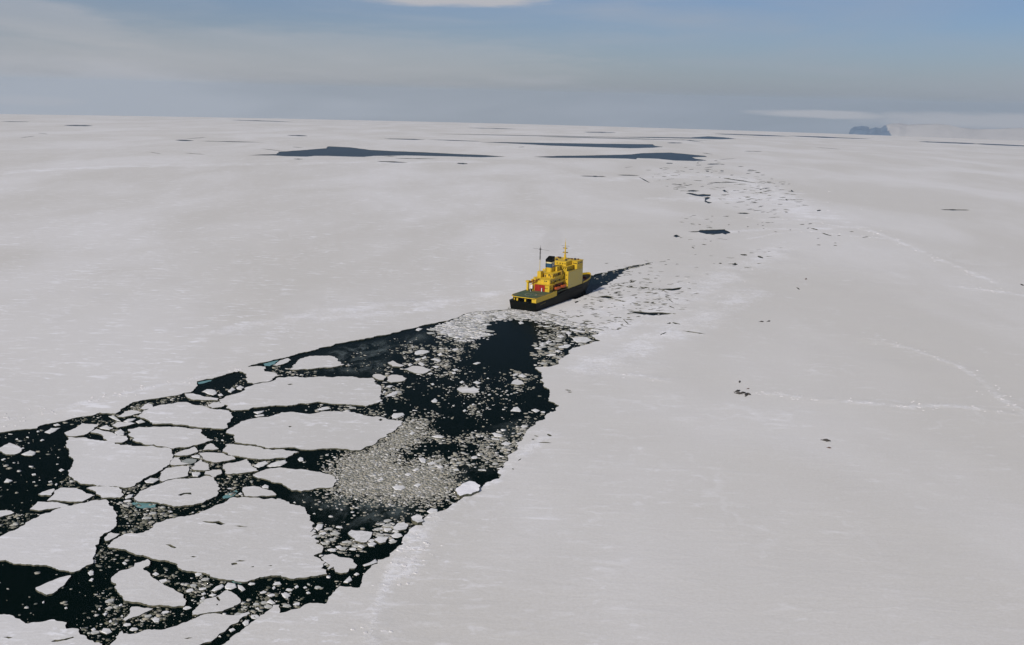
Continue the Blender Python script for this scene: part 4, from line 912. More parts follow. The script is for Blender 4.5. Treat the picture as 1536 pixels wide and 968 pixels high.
# ------------------------------------------------------------------ distant coast
def coast():
    prof = [(1272, 207, 0), (1275, 197, 1), (1281, 194, 1), (1290, 193, 1), (1300, 193, 1), (1306, 195, 1), (1313, 192, 1), (1322, 193, .9), (1328, 189, .6), (1336, 187, .4), (1350, 187, .35), (1360, 188, .1), (1380, 187, 0), (1405, 187, 0),
            (1425, 188.5, 0), (1440, 192, 0), (1460, 194.5, 0), (1490, 194.5, 0), (1536, 193, 0), (1600, 194, 0), (1700, 200, 0), (1800, 214, 0)]
    DIST = 38000.0; NX, NY = 300, 44; V = []; F = []; mi = []
    for i in range(NX+1):
        x = 1272+(1800-1272)*i/NX
        for a, b in zip(prof, prof[1:]):
            if a[0] <= x <= b[0]: t = (x-a[0])/(b[0]-a[0]); yt = a[1]+(b[1]-a[1])*t; rk = a[2]+(b[2]-a[2])*t; break
        d = (_f+_r*((x-768)/FPX)+_u*((484-yt)/FPX)).normalized(); hz = math.hypot(d.x, d.y)
        for j in range(NY+1):
            v = j/NY; dist = DIST+5000*v
            X, Y = d.x/hz*dist, d.y/hz*dist
            ztop = CAM_H+d.z/hz*(DIST+1900)
            zb = sea_z(X, Y)-5
            prof_ = min(1, v*(2.6+.6*rk))**(.55-.2*rk)
            nn = mnoise.fractal(Vector((X/900, Y/900, 0)), 1, 2, 4)
            z = zb+(ztop-zb)*prof_*(1 if v < .6 else 1-(v-.6)*.8)*(1+.10*nn*(.2+.8*rk))
            V.append((X, Y, z))
            if i < NX and j < NY:
                a0 = i*(NY+1)+j; F.append((a0, a0+NY+1, a0+NY+2, a0+1))
                n2 = mnoise.noise(Vector((x/6, prof_*3.2, 2)))+.6*mnoise.noise(Vector((x/2.2, prof_*8, 7)))
                line = 1.3 if x < 1318 else 1.3-(x-1318)/34*1.15
                mi.append(1 if x < 1354 and x < 1350 and prof_ < line+.22*n2 and n2 < .42 else 0)
    me = bpy.data.meshes.new('coast_hills'); me.from_pydata(V, [], F)
    me.polygons.foreach_set('material_index', np.array(mi, np.int32))
    cs = mat_flat('coast_snow', (.46, .44, .42), .8, .1, .1, .002); cr = mat_flat('haze_tinted_rock', (.09, .14, .21), .9, .1, .0, .004, dark=(.15, .20, .27))  # rock carries the blue of distant haze in its own colour
    tag(link('coast_hills', me, (cs, cr)), 'low snow covered coast with dark rock bluffs on the right horizon', kind='structure')
coast()

# ------------------------------------------------------------------ the icebreaker
SX, SY = 8.5, 835.0
HEAD = math.radians(28.5)
ship = bpy.data.objects.new('icebreaker', None); C.objects.link(ship)
ship.location = (SX, SY, sea_z(SX, SY)); ship.rotation_euler = (0, 0, PI/2-HEAD)   # local x forward, y port, z up
tag(ship, 'yellow and black icebreaker with stern helideck pushing through the sea ice', 'ship')
def mat_paint(name, col, rust, amt=.35, spec=.3):
    m, N = newmat(name); tcx = N.n('ShaderNodeTexCoord'); P = tcx.outputs['Object']
    a = N.noise(N.mapping(P, (1.1, 1.1, .12)), 1, 5, .7); b = N.noise(P, .35, 5, .6)
    c = N.mix(N.ramp(b, .35, .7, 0, .35), col, tuple(q*.72 for q in col))
    c = N.mix(N.ramp(a, .52, .74, 0, amt), c, rust)
    bp = N.n('ShaderNodeBump', ins={'Height': a, 'Strength': .1, 'Distance': .1})
    principled(N, **{'Base Color': c, 'Roughness': .5, 'Specular IOR Level': spec, 'Normal': bp.outputs[0]}); return m
YEL = mat_paint('yellow_ship_paint', (.62, .415, .026), (.28, .14, .025), .6)
PALE = mat_flat('pale_yellow_plate', (.57, .43, .085), .45, .4, 0, .18, .05, dark=(.55, .43, .12))  # paler yellow for the flush sides of the main block
BLK = mat_paint('black_hull_paint', (.004, .006, .005), (.030, .014, .008), .7, .08)
GRN = mat_flat('green_deck_paint', (.040, .085, .050), .7, .2, 0, .12, .1, dark=(.15, .115, .05))
RED = mat_flat('red_hangar_door', (.34, .022, .012), .5, .3, .3, .6)
ORG = mat_flat('orange_lifeboat', (.46, .085, .02), .4, .4, .3, .8)
RUST = mat_flat('rust_red_deck', (.17, .035, .02), .7, .2, .4, .6)
DRK = mat_flat('dark_window_glass', (.02, .018, .012), .15, .5)
BLU = mat_flat('blue_funnel_band', (.02, .07, .13), .4, .3, .2, .8)
WHT = mat_flat('white_paint', (.75, .75, .72), .5, .3)
DGR = mat_flat('dark_grey_steel', (.045, .04, .035), .5, .4)
def bm_box(bm, x0, x1, y0, y1, z0, z1, bev=0.0):
    r_ = bmesh.ops.create_cube(bm, size=1)
    for v in r_['verts']:
        v.co = Vector(((x0+x1)/2+v.co.x*(x1-x0), (y0+y1)/2+v.co.y*(y1-y0), (z0+z1)/2+v.co.z*(z1-z0)))
    if bev: bmesh.ops.bevel(bm, geom=list({e for v in r_['verts'] for e in v.link_edges}), offset=bev, segments=1, affect='EDGES')
def bm_tube(bm, a, b, r0, r1=None, n=8):
    a, b = Vector(a), Vector(b); r1 = r0 if r1 is None else r1; d = b-a
    M = Matrix.Translation((a+b)/2) @ d.to_track_quat('Z', 'Y').to_matrix().to_4x4()
    bmesh.ops.create_cone(bm, cap_ends=True, segments=n, radius1=r0, radius2=r1, depth=d.length, matrix=M)
def bm_obj(name, bm, mat, parent, label=None):
    me = bpy.data.meshes.new(name); bm.to_mesh(me); bm.free()
    o = link(name, me, mat if isinstance(mat, tuple) else (mat,), parent)
    if label: o['label'] = label
    return o
def boxes(name, bs, mat, parent, bev=0.0, label=None):
    bm = bmesh.new()
    for b in bs: bm_box(bm, *b, bev=bev)
    return bm_obj(name, bm, mat, parent, label)
def extr(name, outline, z0, z1, mat, parent, label=None):
    bm = bmesh.new(); lo = [bm.verts.new((x, y, z0)) for x, y in outline]; hi = [bm.verts.new((x, y, z1)) for x, y in outline]
    n = len(outline); bm.faces.new(hi); bm.faces.new(lo[::-1])
    for i in range(n): bm.faces.new((lo[i], lo[(i+1) % n], hi[(i+1) % n], hi[i]))
    bmesh.ops.recalc_face_normals(bm, faces=bm.faces)
    return bm_obj(name, bm, mat, parent, label)
# hull lofted through stations: x at deck, half breadth at waterline / deck, deck height
ST = [(-1.2, 11.2, 12.2, 8.3), (0, 12.0, 12.9, 8.3), (5, 12.4, 13.2, 8.3), (14, 12.6, 13.2, 8.3), (38, 13.2, 13.3, 8.4), (40, 13.2, 13.3, 8.5), (62, 13.2, 13.3, 11.0), (80, 13.1, 13.3, 11.1), (94, 12.4, 13.2, 11.3), (104, 10.4, 12.3, 11.5), (113, 7.6, 10.4, 11.7), (120, 5.0, 7.8, 11.9), (126, 2.4, 4.6, 12.1), (130, .6, 1.8, 12.3), (131.3, .1, .25, 12.4)]
BW = lambda x: x if x <= 94 else 94+(x-94)*1.15
ST = [(BW(a), b, c, d) for a, b, c, d in ST]
bm = bmesh.new(); rings = []
for x, bw, bd, zd in ST:
    rake = max(0, (x-104)/32)**1.5*13; srake = max(0, (2-x))*0.8
    L = []
    for k, (zz, f) in enumerate(((-1.5, 0), (0, .0), (2.5, .35), (5.5, .7), (zd, 1))):
        b = bw+(bd-bw)*f
        if x > 80: b = bw*(.9 if zz < 0 else 1)+(bd-bw)*f
        xx = x-rake*(1-max(0, zz)/zd)+srake*(1-max(0, zz)/zd)
        L.append((xx, b, zz))
    ring = [bm.verts.new((a, -b, c)) for a, b, c in L]+[bm.verts.new((a, b, c)) for a, b, c in L[::-1]]
    rings.append(ring)
for A_, B_ in zip(rings, rings[1:]):
    for i in range(len(A_)-1): bm.faces.new((A_[i], A_[i+1], B_[i+1], B_[i]))
bm.faces.new(rings[0]); bm.faces.new(rings[-1][::-1])
bmesh.ops.recalc_face_normals(bm, faces=bm.faces)
hull = bm_obj('hull', bm, BLK, ship)
# rubbing strake along the hull and worn name strokes on the quarter
for b in [(14, 38, -13.55, -13.3, 6.9, 7.25), (40.5, 92, -13.5, -13.25, 7.6, 7.9)]: boxes('rubbing_strake', [b], BLK, hull)
boxes('worn_lettering', [(8+i*1.15, 8.6+i*1.15, -13.32, -13.25, 5.2+.05*i, 6.0+.05*i) for i in range(9)], mat_flat('faded_yellow_letters', (.16, .13, .04), .6, .2), hull, label='faded unreadable yellowish marks on the quarter')
# mooring deck inside the stern, under the helideck
# helideck: green plate with yellow rim on pillars
HDK = [(-1.4, 8.2), (1.5, 11.6), (6, 13.1), (31, 13.1), (31, -13.1), (3, -13.1), (-.6, -12.3), (-1.4, -11.5)]
hd = extr('helideck', HDK, 11.75, 12.3, YEL, ship)
inn = [(x*.985+.35, y*.975) for x, y in HDK]
extr('deck_surface', inn, 12.3, 12.36, GRN, hd)
bm = bmesh.new()
for rr, wd in ((5.2, .45),):
    vo = [bm.verts.new((12+rr*math.cos(a/40*2*PI), rr*math.sin(a/40*2*PI)-1.5, 12.372)) for a in range(40)]
    vi = [bm.verts.new((12+(rr-wd)*math.cos(a/40*2*PI), (rr-wd)*math.sin(a/40*2*PI)-1.5, 12.372)) for a in range(40)]
    for i in range(40): bm.faces.new((vi[i], vo[i], vo[(i+1) % 40], vi[(i+1) % 40]))
bm_obj('landing_circle', bm, mat_flat('worn_white_line', (.42, .40, .34), .6, .2, .4, 1.0), hd)
boxes('landing_cross', [(10, 14, -1.7, -1.3, 12.37, 12.375)], mat_flat('worn_line', (.3, .28, .22), .6, .2, .3, 1.0), hd)
for y in (5.6, -2.2): boxes('pillar', [(.6, 2.0, y-.7, y+.7, 8.2, 11.75)], YEL, ship)
for y in (9.6,): boxes('pillar', [(3.0, 4.2, y-.5, y+.5, 8.2, 11.75)], YEL, ship)
boxes('mooring_deck_bulkhead', [(7.5, 8.2, -12.6, 12.6, 8.2, 11.75)], DGR, ship)
# yellow plating under the starboard and port deck edge
for s in (-1, 1):
    a = 13.28*s
    boxes('side_plating', [((-.2 if s < 0 else 7), 39.5, min(a, a-.25*s), max(a, a-.25*s), 8.15, 11.95)], YEL, ship)
boxes('side_plating', [(-.35, -.1, -13.28, -9.0, 8.2, 11.7)], YEL, ship)
boxes('bulwark_rail', [(31, 39.5, -13.3, -13.1, 11.95, 12.6)], YEL, ship)
# quarterdeck in front of the helideck and side decks
boxes('side_deck', [(31.05, 62, -13.0, 13.0, 11.2, 11.9)], GRN, ship)
boxes('lower_house', [(39.8, 61.8, -12.4, 12.4, 8.4, 11.2)], BLK, ship)
# aft house with the red hangar doors
ah = boxes('aft_house', [(31.5, 60, -9.6, 7.5, 11.9, 18.3)], YEL, ship)
for i, y in enumerate((4.9, 2.35, -.2, -2.75)):
    boxes('hangar_door', [(31.25, 31.5, y-2.5, y-.05, 12.3, 18.6)], RED, ah)
boxes('deck_lip', [(30.9, 60, -10.4, 8.2, 18.3, 18.65)], YEL, ah)
boxes('bulkhead_post', [(29.6, 30.3, -3.2, -2.6, 12.36, 15.6)], WHT, ship, label='white post in front of the red hangar doors')
boxes('boat_recess_shade', [(38.5, 59.6, -9.66, -9.58, 12.4, 17.6)], mat_flat('painted_recess_shade', (.10, .04, .015), .7, .2, .4, .5), ah)  # flat plate behind the boats, recess shade painted in as dark brown
for x in (33.2, 35.4): boxes('doorway_shade', [(x, x+.9, -9.66, -9.58, 12.0, 13.9)], DGR, ah)  # flat dark plates, the shade of openings put into their colour
uh = boxes('upper_house', [(34, 61, -8.6, 6.4, 18.65, 23.2)], YEL, ship)
boxes('deck_lip', [(33.2, 61, -9.6, 7.2, 23.2, 23.55)], YEL, uh)
def win(parent, x, y, z, w, h, face):
    if face == 'aft': return boxes('window', [(x-.08, x, y-w/2, y+w/2, z, z+h)], DRK, parent)
    return boxes('window', [(x-w/2, x+w/2, y-.08, y, z, z+h)], DRK, parent)
for y in (4.6, 2.9, 1.2): win(uh, 34, y, 21.3, .9, .9, 'aft')
for y in (-3.6, -5.2): win(uh, 34, y, 20.8, 1.1, .9, 'aft')
for x in (38, 41, 44, 47, 50): win(uh, x, -8.6, 20.8, 1.0, .9, 'side')
for y in (-5.5, -7.3): win(ah, 31.5, y, 15.0, .9, .8, 'aft')
for x in (34, 36.5): win(ah, x, -9.6, 14.8, .9, .8, 'side')
bh = boxes('boat_deck_house', [(41, 61.5, -7.6, 6.0, 23.55, 27.0)], YEL, ship)
boxes('deck_lip', [(40.2, 61.5, -8.6, 7.0, 27.0, 27.3)], YEL, bh)
for x in (45, 48.5, 55): win(bh, x, -7.6, 25.2, 1.1, .9, 'side')
win(bh, 41, -4.2, 24.6, 1.1, 1.9, 'aft'); win(bh, 41, 3.2, 24.9, 1.0, .9, 'aft')
for x, w_ in ((37.0, 1.2), (43.5, 2.4), (52.0, 3.0)): boxes('doorway_shade', [(x, x+w_, -8.68, -8.58, 18.8, 20.9)], DGR, uh)  # dark plates on the wall, shade of openings painted in
for x, w_ in ((51.5, 2.2), (57.5, 2.4)): boxes('doorway_shade', [(x, x+w_, -7.68, -7.58, 23.7, 26.4)], DGR, bh)
for y in (-6.4, -1.2, .4): boxes('doorway_shade', [(40.9, 41.02, y, y+.9, 23.7, 25.7)], DGR, bh)
# rails and the dark gallery between house and block
for b in [(41, 60.5, -10.4, -10.2, 18.65, 19.8), (41, 60.5, -9.6, -9.4, 23.55, 24.6)]: boxes('gallery_bulwark', [b], YEL, uh)
for x in (34.5, 38, 60.2): boxes('gallery_post', [(x, x+.3, -10.9, -10.6, 14.5, 18.3)], YEL, ah)
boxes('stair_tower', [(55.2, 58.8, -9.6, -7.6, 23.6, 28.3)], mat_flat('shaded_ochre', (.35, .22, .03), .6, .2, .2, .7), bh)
# mast house aft and mast
boxes('mast_house', [(35.5, 40.0, 1.2, 4.8, 23.55, 29.0)], YEL, ship)
mb = bmesh.new()
bm_tube(mb, (36.5, 3.0, 29), (36.5, 3.0, 39.5), .45, .32)
am = bm_obj('aft_mast', mb, mat_flat('cream_mast_paint', (.5, .42, .22), .5, .3), ship)
mb = bmesh.new()
for dx_, dy_ in ((.35, .35), (-.35, .35), (.35, -.35), (-.35, -.35)): bm_tube(mb, (36.5+dx_, 3+dy_, 39.5), (36.5+dx_*.4, 3+dy_*.4, 50.2), .12, .08, 5)
for k in range(8):
    z = 39.8+k*1.3; bm_box(mb, 36.1, 36.9, 2.6, 3.4, z, z+.16)
bm_box(mb, 35.9, 37.1, 2.3, 3.7, 48.2, 49.2); bm_box(mb, 36.1, 36.9, 2.5, 3.5, 45.0, 45.6); bm_tube(mb, (36.5, 3, 49), (36.5, 3, 52.5), .14, .06, 5)
bm_obj('mast_top', mb, DGR, am)
mb = bmesh.new(); bm_tube(mb, (36.5, 10.2, 48.9), (36.5, -5.6, 48.3), .09, .09, 5)
bm_obj('yard', mb, DGR, am)
# port crane
cr = bmesh.new(); bm_box(cr, 27.2, 29.2, 9.2, 11.0, 12.36, 20.0, .15); bm_box(cr, 26.6, 29.8, 8.6, 11.6, 20.0, 21.3, .1)
cro = bm_obj('crane_post', cr, YEL, ship)
cb = bmesh.new(); bm_tube(cb, (29.6, 8.2, 20.2), (34, 1.8, 22.5), .45, .3, 6); bm_tube(cb, (29.6, 6.6, 18.4), (33, 3.4, 21.5), .35, .3, 6)
bm_obj('crane_boom', cb, RUST, cro)
boxes('boat_cradle', [(29.8, 32.4, 5.4, 8.8, 12.36, 17.4)], YEL, ship, .1)
boxes('deck_locker', [(26.8, 29.2, 6.4, 7.8, 12.36, 14.2)], DGR, ship, .1)
boxes('white_locker', [(28.2, 29.4, 5.6, 7.6, 14.2, 17.6)], WHT, ship, .2)
bm = bmesh.new(); bm_tube(bm, (24.5, 5, 12.36), (23.2, 5.6, 15.6), .22, .16, 6); bm_obj('davit_arm', bm, WHT, ship)
for x, y in ((30.5, 9.5), (33.2, 9.0), (36, 8.2)): boxes('vent_box', [(x, x+1.4, y-1.0, y+.6, 18.65, 20.3+.5*(x-30))], YEL, ah)
# funnel
def taper(name, x0, x1, hw, z0, z1, mat, parent, slope=0.0, chamf=.7, slope0=0.0):
    O = [(x0+chamf, -hw), (x1-chamf, -hw), (x1, -hw+chamf), (x1, hw-chamf), (x1-chamf, hw), (x0+chamf, hw), (x0, hw-chamf), (x0, -hw+chamf)]
    bm = bmesh.new(); n = len(O)
    lo = [bm.verts.new((x, y, z0+slope0*(x-x0))) for x, y in O]; hi = [bm.verts.new((x, y, z1+slope*(x-x0))) for x, y in O]
    bm.faces.new(hi); bm.faces.new(lo[::-1])
    for i in range(n): bm.faces.new((lo[i], lo[(i+1) % n], hi[(i+1) % n], hi[i]))
    bmesh.ops.recalc_face_normals(bm, faces=bm.faces); return bm_obj(name, bm, mat, parent)
FX0, FX1, FW = 47.0, 54.3, 3.0
fn = taper('funnel', FX0, FX1, FW, 27.3, 37.2, YEL, ship)
taper('funnel_band', FX0-.06, FX1+.06, FW+.06, 31.2, 34.9, BLU, fn)
taper('funnel_cap', FX0-.1, FX1+.1, FW+.1, 36.2, 38.0, BLK, fn, slope=.36)
taper('funnel_stripe', FX0-.05, FX1+.05, FW+.05, 34.93, 36.18, mat_flat('cream_stripe', (.62, .55, .3), .5, .3), fn)
em = bmesh.new()
bm_box(em, 49.7, 52.3, -3.13, -3.08, 33.9, 34.5); bm_box(em, 49.3, 50.1, -3.13, -3.08, 32.0, 33.9); bm_box(em, 50.1, 52.1, -3.13, -3.08, 32.6, 33.1); bm_box(em, 51.7, 52.4, -3.13, -3.08, 31.6, 33.0)
bm_obj('funnel_emblem', em, WHT, fn)
for y in (-1.4, 0, 1.4):
    ep = bmesh.new(); bm_tube(ep, (50, y, 38), (49.7, y, 40.6), .38, .38, 8)
    bm_obj('exhaust_pipe', ep, BLK, fn)
boxes('funnel_casing', [(54.6, 61.5, -5.2, 5.2, 27.3, 31.4)], YEL, ship)
# main block with flush pale side
mbk = boxes('main_block', [(62, 93, -13.0, 13.0, 11.0, 26.2)], YEL, ship)
boxes('side_panel', [(62.6, 92.8, -13.07, -12.98, 11.4, 26.0)], PALE, mbk, label='flush pale yellow steel side of the main block')
boxes('side_panel', [(62.6, 92.8, 12.98, 13.07, 11.4, 26.0)], PALE, mbk)
boxes('deck_surface', [(62.3, 79.6, -12.7, 12.7, 26.2, 26.26)], GRN, mbk)
boxes('deck_bulwark', [(62, 79.5, -13.05, -12.85, 26.2, 26.9), (62, 62.2, -13, 13, 26.2, 26.9)], YEL, mbk)
for y in (-11.4, -9.4):
    for z in (15, 19, 23): win(mbk, 62, y, z, .8, .9, 'aft')
for x in (66, 70): win(mbk, x, -13.07, 13.2, .5, .6, 'side')
bd = boxes('bridge_deck_house', [(66, 80, -9.4, 9.4, 26.26, 30.2)], YEL, ship)
for y in (-8, -6, -3.5, -1): win(bd, 66, y, 28, .9, 1.0, 'aft')
boxes('deck_lip', [(64.8, 80, -10.4, 10.4, 30.2, 30.5)], YEL, bd)
br = boxes('wheelhouse', [(80, 92.6, -13.1, 13.1, 26.26, 33.6), (68, 80, -7.6, 7.6, 30.5, 34.2)], YEL, ship, .12)
for y in (-12.2, -11.2, -10.2, -9.2): win(br, 80, y, 31.2, .75, 1.0, 'aft')
for y in (12.2, 11.2, 10.2, 9.2): win(br, 80, y, 31.2, .75, 1.0, 'aft')
for y in (-6.5, -4.2, -1.5, 1.5, 4.2): win(br, 68, y, 31.8, .9, 1.1, 'aft')
for k in range(7): win(br, 82+k*1.5, -13.1, 31.2, 1.1, 1.0, 'side')
for k in range(15): boxes('window', [(92.6, 92.7, -12.2+k*1.7, -11.2+k*1.7, 31.2, 32.3)], DRK, br)
boxes('roof_lip', [(79.6, 93.1, -13.5, 13.5, 33.6, 33.85)], YEL, br)
for x, y in ((72, 4.5), (74, -4), (84, 7), (85, -8)): boxes('roof_gear', [(x, x+1.8, y-.9, y+.9, 33.85+(.35 if x < 80 else 0), 35.4)], DGR, br, .15)
for x, y in ((86, -4.5), (88, -9.8), (87, 10)): boxes('roof_gear', [(x, x+1.5, y-.6, y+.6, 33.85, 34.9)], RUST, br, .1)
# main mast
mm = bmesh.new(); bm_tube(mm, (81, 0, 33.8), (81, 0, 38.5), 1.5, 1.0, 8); bm_tube(mm, (81, 0, 38.5), (81, 0, 50.5), .75, .25, 8); bm_tube(mm, (81, 0, 50.5), (81, 0, 53.5), .14, .06, 6)
mmo = bm_obj('main_mast', mm, YEL, ship)
for b in [(79.6, 82.4, -2.2, 2.2, 40.2, 40.5), (80.0, 82, -1.8, 1.8, 44.2, 44.45)]: boxes('radar_platform', [b], YEL, mmo)
for b in [(80.6, 81.0, -3.0, 2.0, 40.5, 41.1), (81.2, 81.5, -1.8, 2.4, 44.45, 44.9)]: boxes('radar_scanner', [b], DGR, mmo)
mb = bmesh.new(); bm_tube(mb, (81, -4, 46.6), (81, 4, 46.6), .1, .1, 5); bm_obj('yard', mb, DGR, mmo)
# foredeck
fd = extr('foredeck', [(BW(x), y) for x, y in [(93, 12.6), (104, 11.8), (113, 9.9), (120, 7.3), (126, 4.2), (129.5, 1.4), (129.5, -1.4), (126, -4.2), (120, -7.3), (113, -9.9), (104, -11.8), (93, -12.6)]], 11.2, 11.75, RUST, ship)
def bulwark(name, side, a, b, z0, z1, mat):
    P = [(94, 13.25), (104, 12.35), (113, 10.45), (120, 7.85), (126, 4.65), (130, 1.85), (131.3, .2)]
    P = [(BW(q[0]), q[1]) for q in P]; bm = bmesh.new()
    for (x0, y0), (x1, y1) in zip(P, P[1:]):
        v = [bm.verts.new((x, side*y, z)) for x, y, z in ((x0, y0, z0+(x0-94)*.025), (x1, y1, z0+(x1-94)*.025), (x1, y1, z1+(x1-94)*.035), (x0, y0, z1+(x0-94)*.035), (x0, y0-.2, z0), (x1, y1-.2, z0), (x1, y1-.2, z1+(x1-94)*.035), (x0, y0-.2, z1+(x0-94)*.035))]
        for f in ((0, 1, 2, 3), (5, 4, 7, 6), (3, 2, 6, 7), (4, 5, 1, 0)): bm.faces.new([v[i] for i in f])
    bmesh.ops.recalc_face_normals(bm, faces=bm.faces)
    return bm_obj(name, bm, mat, ship)
bulwark('bow_bulwark', -1, 94, 132, 11.3, 12.7, YEL); bulwark('bow_bulwark', 1, 94, 132, 11.3, 12.7, YEL)
bmx = bmesh.new(); bm_tube(bmx, (101, -5, 11.7), (101, -5, 16.2), .8, .6, 8); bm_tube(bmx, (101, -5, 15.8), (111, -3, 17.2), .4, .25, 6)
bm_obj('foredeck_crane', bmx, YEL, ship)
bmx = bmesh.new(); bm_tube(bmx, (101, 5, 11.7), (101, 5, 16.2), .8, .6, 8); bm_tube(bmx, (101, 5, 15.8), (111, 3, 17.2), .4, .25, 6)
bm_obj('foredeck_crane', bmx, YEL, ship)
boxes('hatch', [(104, 110, -4, 4, 11.75, 13.0)], YEL, ship, .1)
for y in (-4.6, 4.6):
    bmx = bmesh.new(); bm_tube(bmx, (116, y-1.4, 12.6), (116, y+1.4, 12.6), .9, .9, 10); bm_box(bmx, 115, 117, y-1.6, y+1.6, 11.7, 12.2); bm_obj('winch', bmx, RUST, ship)
boxes('breakwater', [(96, 97.5, -8, 8, 11.75, 14.2)], YEL, ship)
boxes('winch_house', [(94, 98.2, -12.4, -9.6, 11.75, 14.4)], DGR, ship, .1)
# rails round the helideck front and upper decks (thin, real)
rl = bmesh.new()
for z in (24.1, 24.6):
    bm_tube(rl, (33.3, -9.5, z), (33.3, 7.1, z), .05, .05, 4)
for i in range(9): bm_tube(rl, (33.3, -9.5+i*2.07, 23.55), (33.3, -9.5+i*2.07, 24.6), .05, .05, 4)
for i in range(8): bm_tube(rl, (31.6+i*1.1, -13.2, 12.6), (31.6+i*1.1, -13.2, 13.3), .05, .05, 4)
bm_obj('deck_railing', rl, YEL, ship)
# davits
for x in (37.6, 46.4, 49.6, 59.0):
    dv = bmesh.new()
    bm_tube(dv, (x, -9.8, 11.9), (x, -11.0, 17.6), .22, .2, 6); bm_tube(dv, (x, -11.0, 17.6), (x, -12.8, 17.2), .2, .16, 6)
    bm_obj('davit', dv, RUST, ship)
# lifeboats (hang in the davits: things of their own)
def lifeboat(x0, label):
    L, Wd = 11.4, 3.4
    e = bpy.data.objects.new('lifeboat', None); C.objects.link(e)
    loc = ship.matrix_basis @ Vector((0, 0, 0))
    M = Matrix.Translation(ship.location) @ Matrix.Rotation(PI/2-HEAD, 4, 'Z')
    e.location = M @ Vector((x0+L/2, -12.2, 13.2)); e.rotation_euler = (0, 0, PI/2-HEAD)
    tag(e, label, 'lifeboat', 'lifeboats on the starboard side')
    bm = bmesh.new(); rings = []
    for i in range(11):
        t = i/10*2-1; w_ = Wd/2*(1-abs(t)**3.2)+.08; hb = .1+1.0*abs(t)**3
        rings.append([bm.verts.new((t*L/2, y*w_, z)) for y, z in ((-1, 1.5), (-.85, .7+hb*.3), (-.45, hb), (.45, hb), (.85, .7+hb*.3), (1, 1.5))])
    for A_, B_ in zip(rings, rings[1:]):
        for i in range(5): bm.faces.new((A_[i], A_[i+1], B_[i+1], B_[i]))
    bm.faces.new(rings[0]); bm.faces.new(rings[-1][::-1]); bmesh.ops.recalc_face_normals(bm, faces=bm.faces)
    bm_obj('hull', bm, ORG, e)
    bm = bmesh.new(); rings = []
    for i in range(11):
        t = i/10*2-1; w_ = Wd/2*(1-abs(t)**3.2)+.08; hh = 1.0*(1-abs(t)**4)+.5*(1 if -.8 < t < -.4 else 0)
        rings.append([bm.verts.new((t*L/2, y*w_, 1.5+z*hh)) for y, z in ((-1, 0), (-.85, .65), (-.4, 1), (.4, 1), (.85, .65), (1, 0))])
    for A_, B_ in zip(rings, rings[1:]):
        for i in range(5): bm.faces.new((A_[i+1], A_[i], B_[i], B_[i+1]))
    bmesh.ops.recalc_face_normals(bm, faces=bm.faces)
    bm_obj('canopy', bm, ORG, e)
    boxes('window', [(-3.6, -3.0, -1.0, 1.0, 3.0, 3.02)], DRK, e)
lifeboat(37.0, 'orange covered lifeboat hanging on the starboard side, the one nearer the stern')
lifeboat(49.0, 'orange covered lifeboat hanging on the starboard side, the one nearer the bow')

# ------------------------------------------------------------------ seals on the ice
SEALM = mat_flat('wet_seal_fur', (.022, .020, .017), .45, .4, 0, 3, .1, dark=(.05, .042, .032))
SEALR = mat_flat('rusty_seal_fur', (.11, .045, .025), .55, .3, 0, 3, .1, dark=(.05, .03, .02))
def seal_mesh():
    bm = bmesh.new(); rings = []
    prof = [(-1.45, .05, .10, .10), (-1.30, .13, .12, .10), (-1.0, .24, .22, .18), (-.5, .40, .36, .30), (0, .50, .44, .36), (.45, .48, .42, .36), (.8, .36, .32, .32), (1.0, .26, .25, .36), (1.15, .21, .21, .42), (1.32, .19, .19, .45), (1.45, .13, .13, .42), (1.52, .06, .06, .40)]
    for x, w_, h, zc_ in prof:
        bend = .10*math.sin(x*1.6)
        rings.append([bm.verts.new((x, bend+w_*math.cos(a/10*2*PI), max(.0, zc_+h*math.sin(a/10*2*PI)))) for a in range(10)])
    for A_, B_ in zip(rings, rings[1:]):
        for i in range(10): bm.faces.new((A_[i], A_[(i+1) % 10], B_[(i+1) % 10], B_[i]))
    bm.faces.new(rings[0][::-1]); bm.faces.new(rings[-1])
    # flippers grown out of the same body
    def fl(root, tip, w_):
        root, tip = Vector(root), Vector(tip); d = (tip-root).normalized(); s = Vector((0, 0, 1)).cross(d)*w_
        q = [root-s*.6, root+s*.6, tip+s, tip+d*w_*.6, tip-s]
        lo = [bm.verts.new(a) for a in q]; hi = [bm.verts.new(a+Vector((0, 0, .07))) for a in q]
        bm.faces.new(hi); bm.faces.new(lo[::-1])
        for i in range(5): bm.faces.new((lo[i], lo[(i+1) % 5], hi[(i+1) % 5], hi[i]))
    fl((.62, .34, .12), (.30, .72, .05), .12); fl((.62, -.30, .12), (.30, -.66, .05), .12)
    fl((-1.38, .0, .08), (-1.75, .20, .06), .13); fl((-1.38, -.06, .08), (-1.75, -.26, .06), .13)
    bmesh.ops.recalc_face_normals(bm, faces=bm.faces)
    me = bpy.data.meshes.new('seal'); bm.to_mesh(me); bm.free()
    for q in me.polygons: q.use_smooth = True
    return me
sm_ = seal_mesh(); sm_.materials.append(SEALM)
sm_r = sm_.copy(); sm_r.materials.clear(); sm_r.materials.append(SEALR)
GS = 'seals hauled out on the ice at right'
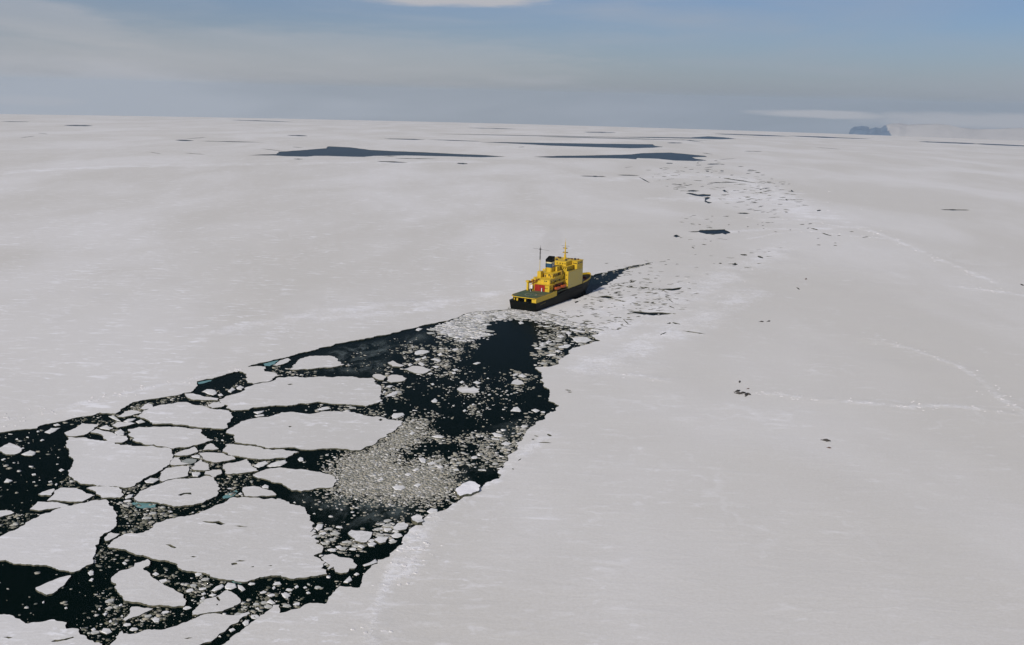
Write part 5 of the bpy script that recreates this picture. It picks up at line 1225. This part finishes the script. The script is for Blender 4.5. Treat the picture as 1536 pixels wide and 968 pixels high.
for x, y, rot, sc_, lab, m_ in [
    (1106, 587.5, .5, 1.6, 'dark seal at the far left end of the huddled seal group', sm_), (1108, 591, -.6, 1.6, 'dark seal at the near left of the huddled seal group', sm_),
    (1113.5, 590, .1, 1.45, 'dark seal in the middle of the huddled seal group', sm_), (1119, 593.5, 1.2, 1.6, 'dark seal second from the right in the huddled group', sm_),
    (1121.5, 592, -.9, 1.6, 'dark seal at the right end of the huddled group', sm_), (1109.5, 573.5, 1.2, 1.2, 'single dark seal lying just behind the huddled group', sm_),
    (1239, 661.5, -.6, 1.6, 'dark seal alone on the ice, nearest to the camera', sm_), (1243.5, 672, -.5, .8, 'small brownish seal just in front of the nearest lone seal', sm_r),
    (1142, 483, -.2, 1.25, 'left one of two dark seals side by side beyond the huddled group', sm_), (1153, 482.5, .4, 1.2, 'right one of two dark seals side by side beyond the huddled group', sm_),
    (1209, 419, 1.0, 1.5, 'rusty brown seal farthest away on the right ice', sm_r), (1122, 583.5, .2, .7, 'little brownish seal at the back right of the huddled group', sm_r)]:
    gx, gy = G(x, y, .55); o = bpy.data.objects.new('seal', m_); C.objects.link(o)
    o.location = (gx, gy, sea_z(gx, gy)+.55+.28*fbm(gx, gy, 40, 1.7)-.03); o.rotation_euler = (0, 0, rot); o.scale = (sc_,)*3
    tag(o, lab, 'seal', GS)

# ------------------------------------------------------------------ faint exhaust smoke over the funnel
bm = bmesh.new(); bmesh.ops.create_icosphere(bm, subdivisions=3, radius=1)
for v in bm.verts:
    q = v.co.normalized(); k_ = 1+.25*mnoise.noise(q*2.1); v.co = Vector((q.x*9*k_, q.y*7*k_, q.z*13*k_))
me = bpy.data.meshes.new('exhaust_smoke'); bm.to_mesh(me); bm.free()
m, N = newmat('thin_smoke'); pv = N.n('ShaderNodeVolumePrincipled', ins={'Color': (.35, .30, .26, 1), 'Density': .006})
N.n('ShaderNodeOutputMaterial', ins={'Volume': pv.outputs[0]})
Mx = Matrix.Translation(ship.location) @ Matrix.Rotation(PI/2-HEAD, 4, 'Z')
tag(link('exhaust_smoke', me, (m,), loc=Mx @ Vector((54, 0, 56))), 'faint brown exhaust smoke rising above the funnel', 'smoke', kind='stuff')

# ------------------------------------------------------------------ hazy air
HAZE = True
if HAZE:
    bm = bmesh.new(); bm_box(bm, -44000, 44000, -17500, 46000, -2400, 330)
    m, N = newmat('hazy_air')
    pv = N.n('ShaderNodeVolumePrincipled', ins={'Color': (.76, .90, 1.0, 1), 'Density': 1.3e-5, 'Anisotropy': .2})
    N.n('ShaderNodeOutputMaterial', ins={'Volume': pv.outputs[0]})
    me = bpy.data.meshes.new('haze'); bm.to_mesh(me); bm.free()
    tag(link('haze', me, (m,)), 'pale cold haze in the air over the ice', 'haze', kind='stuff')
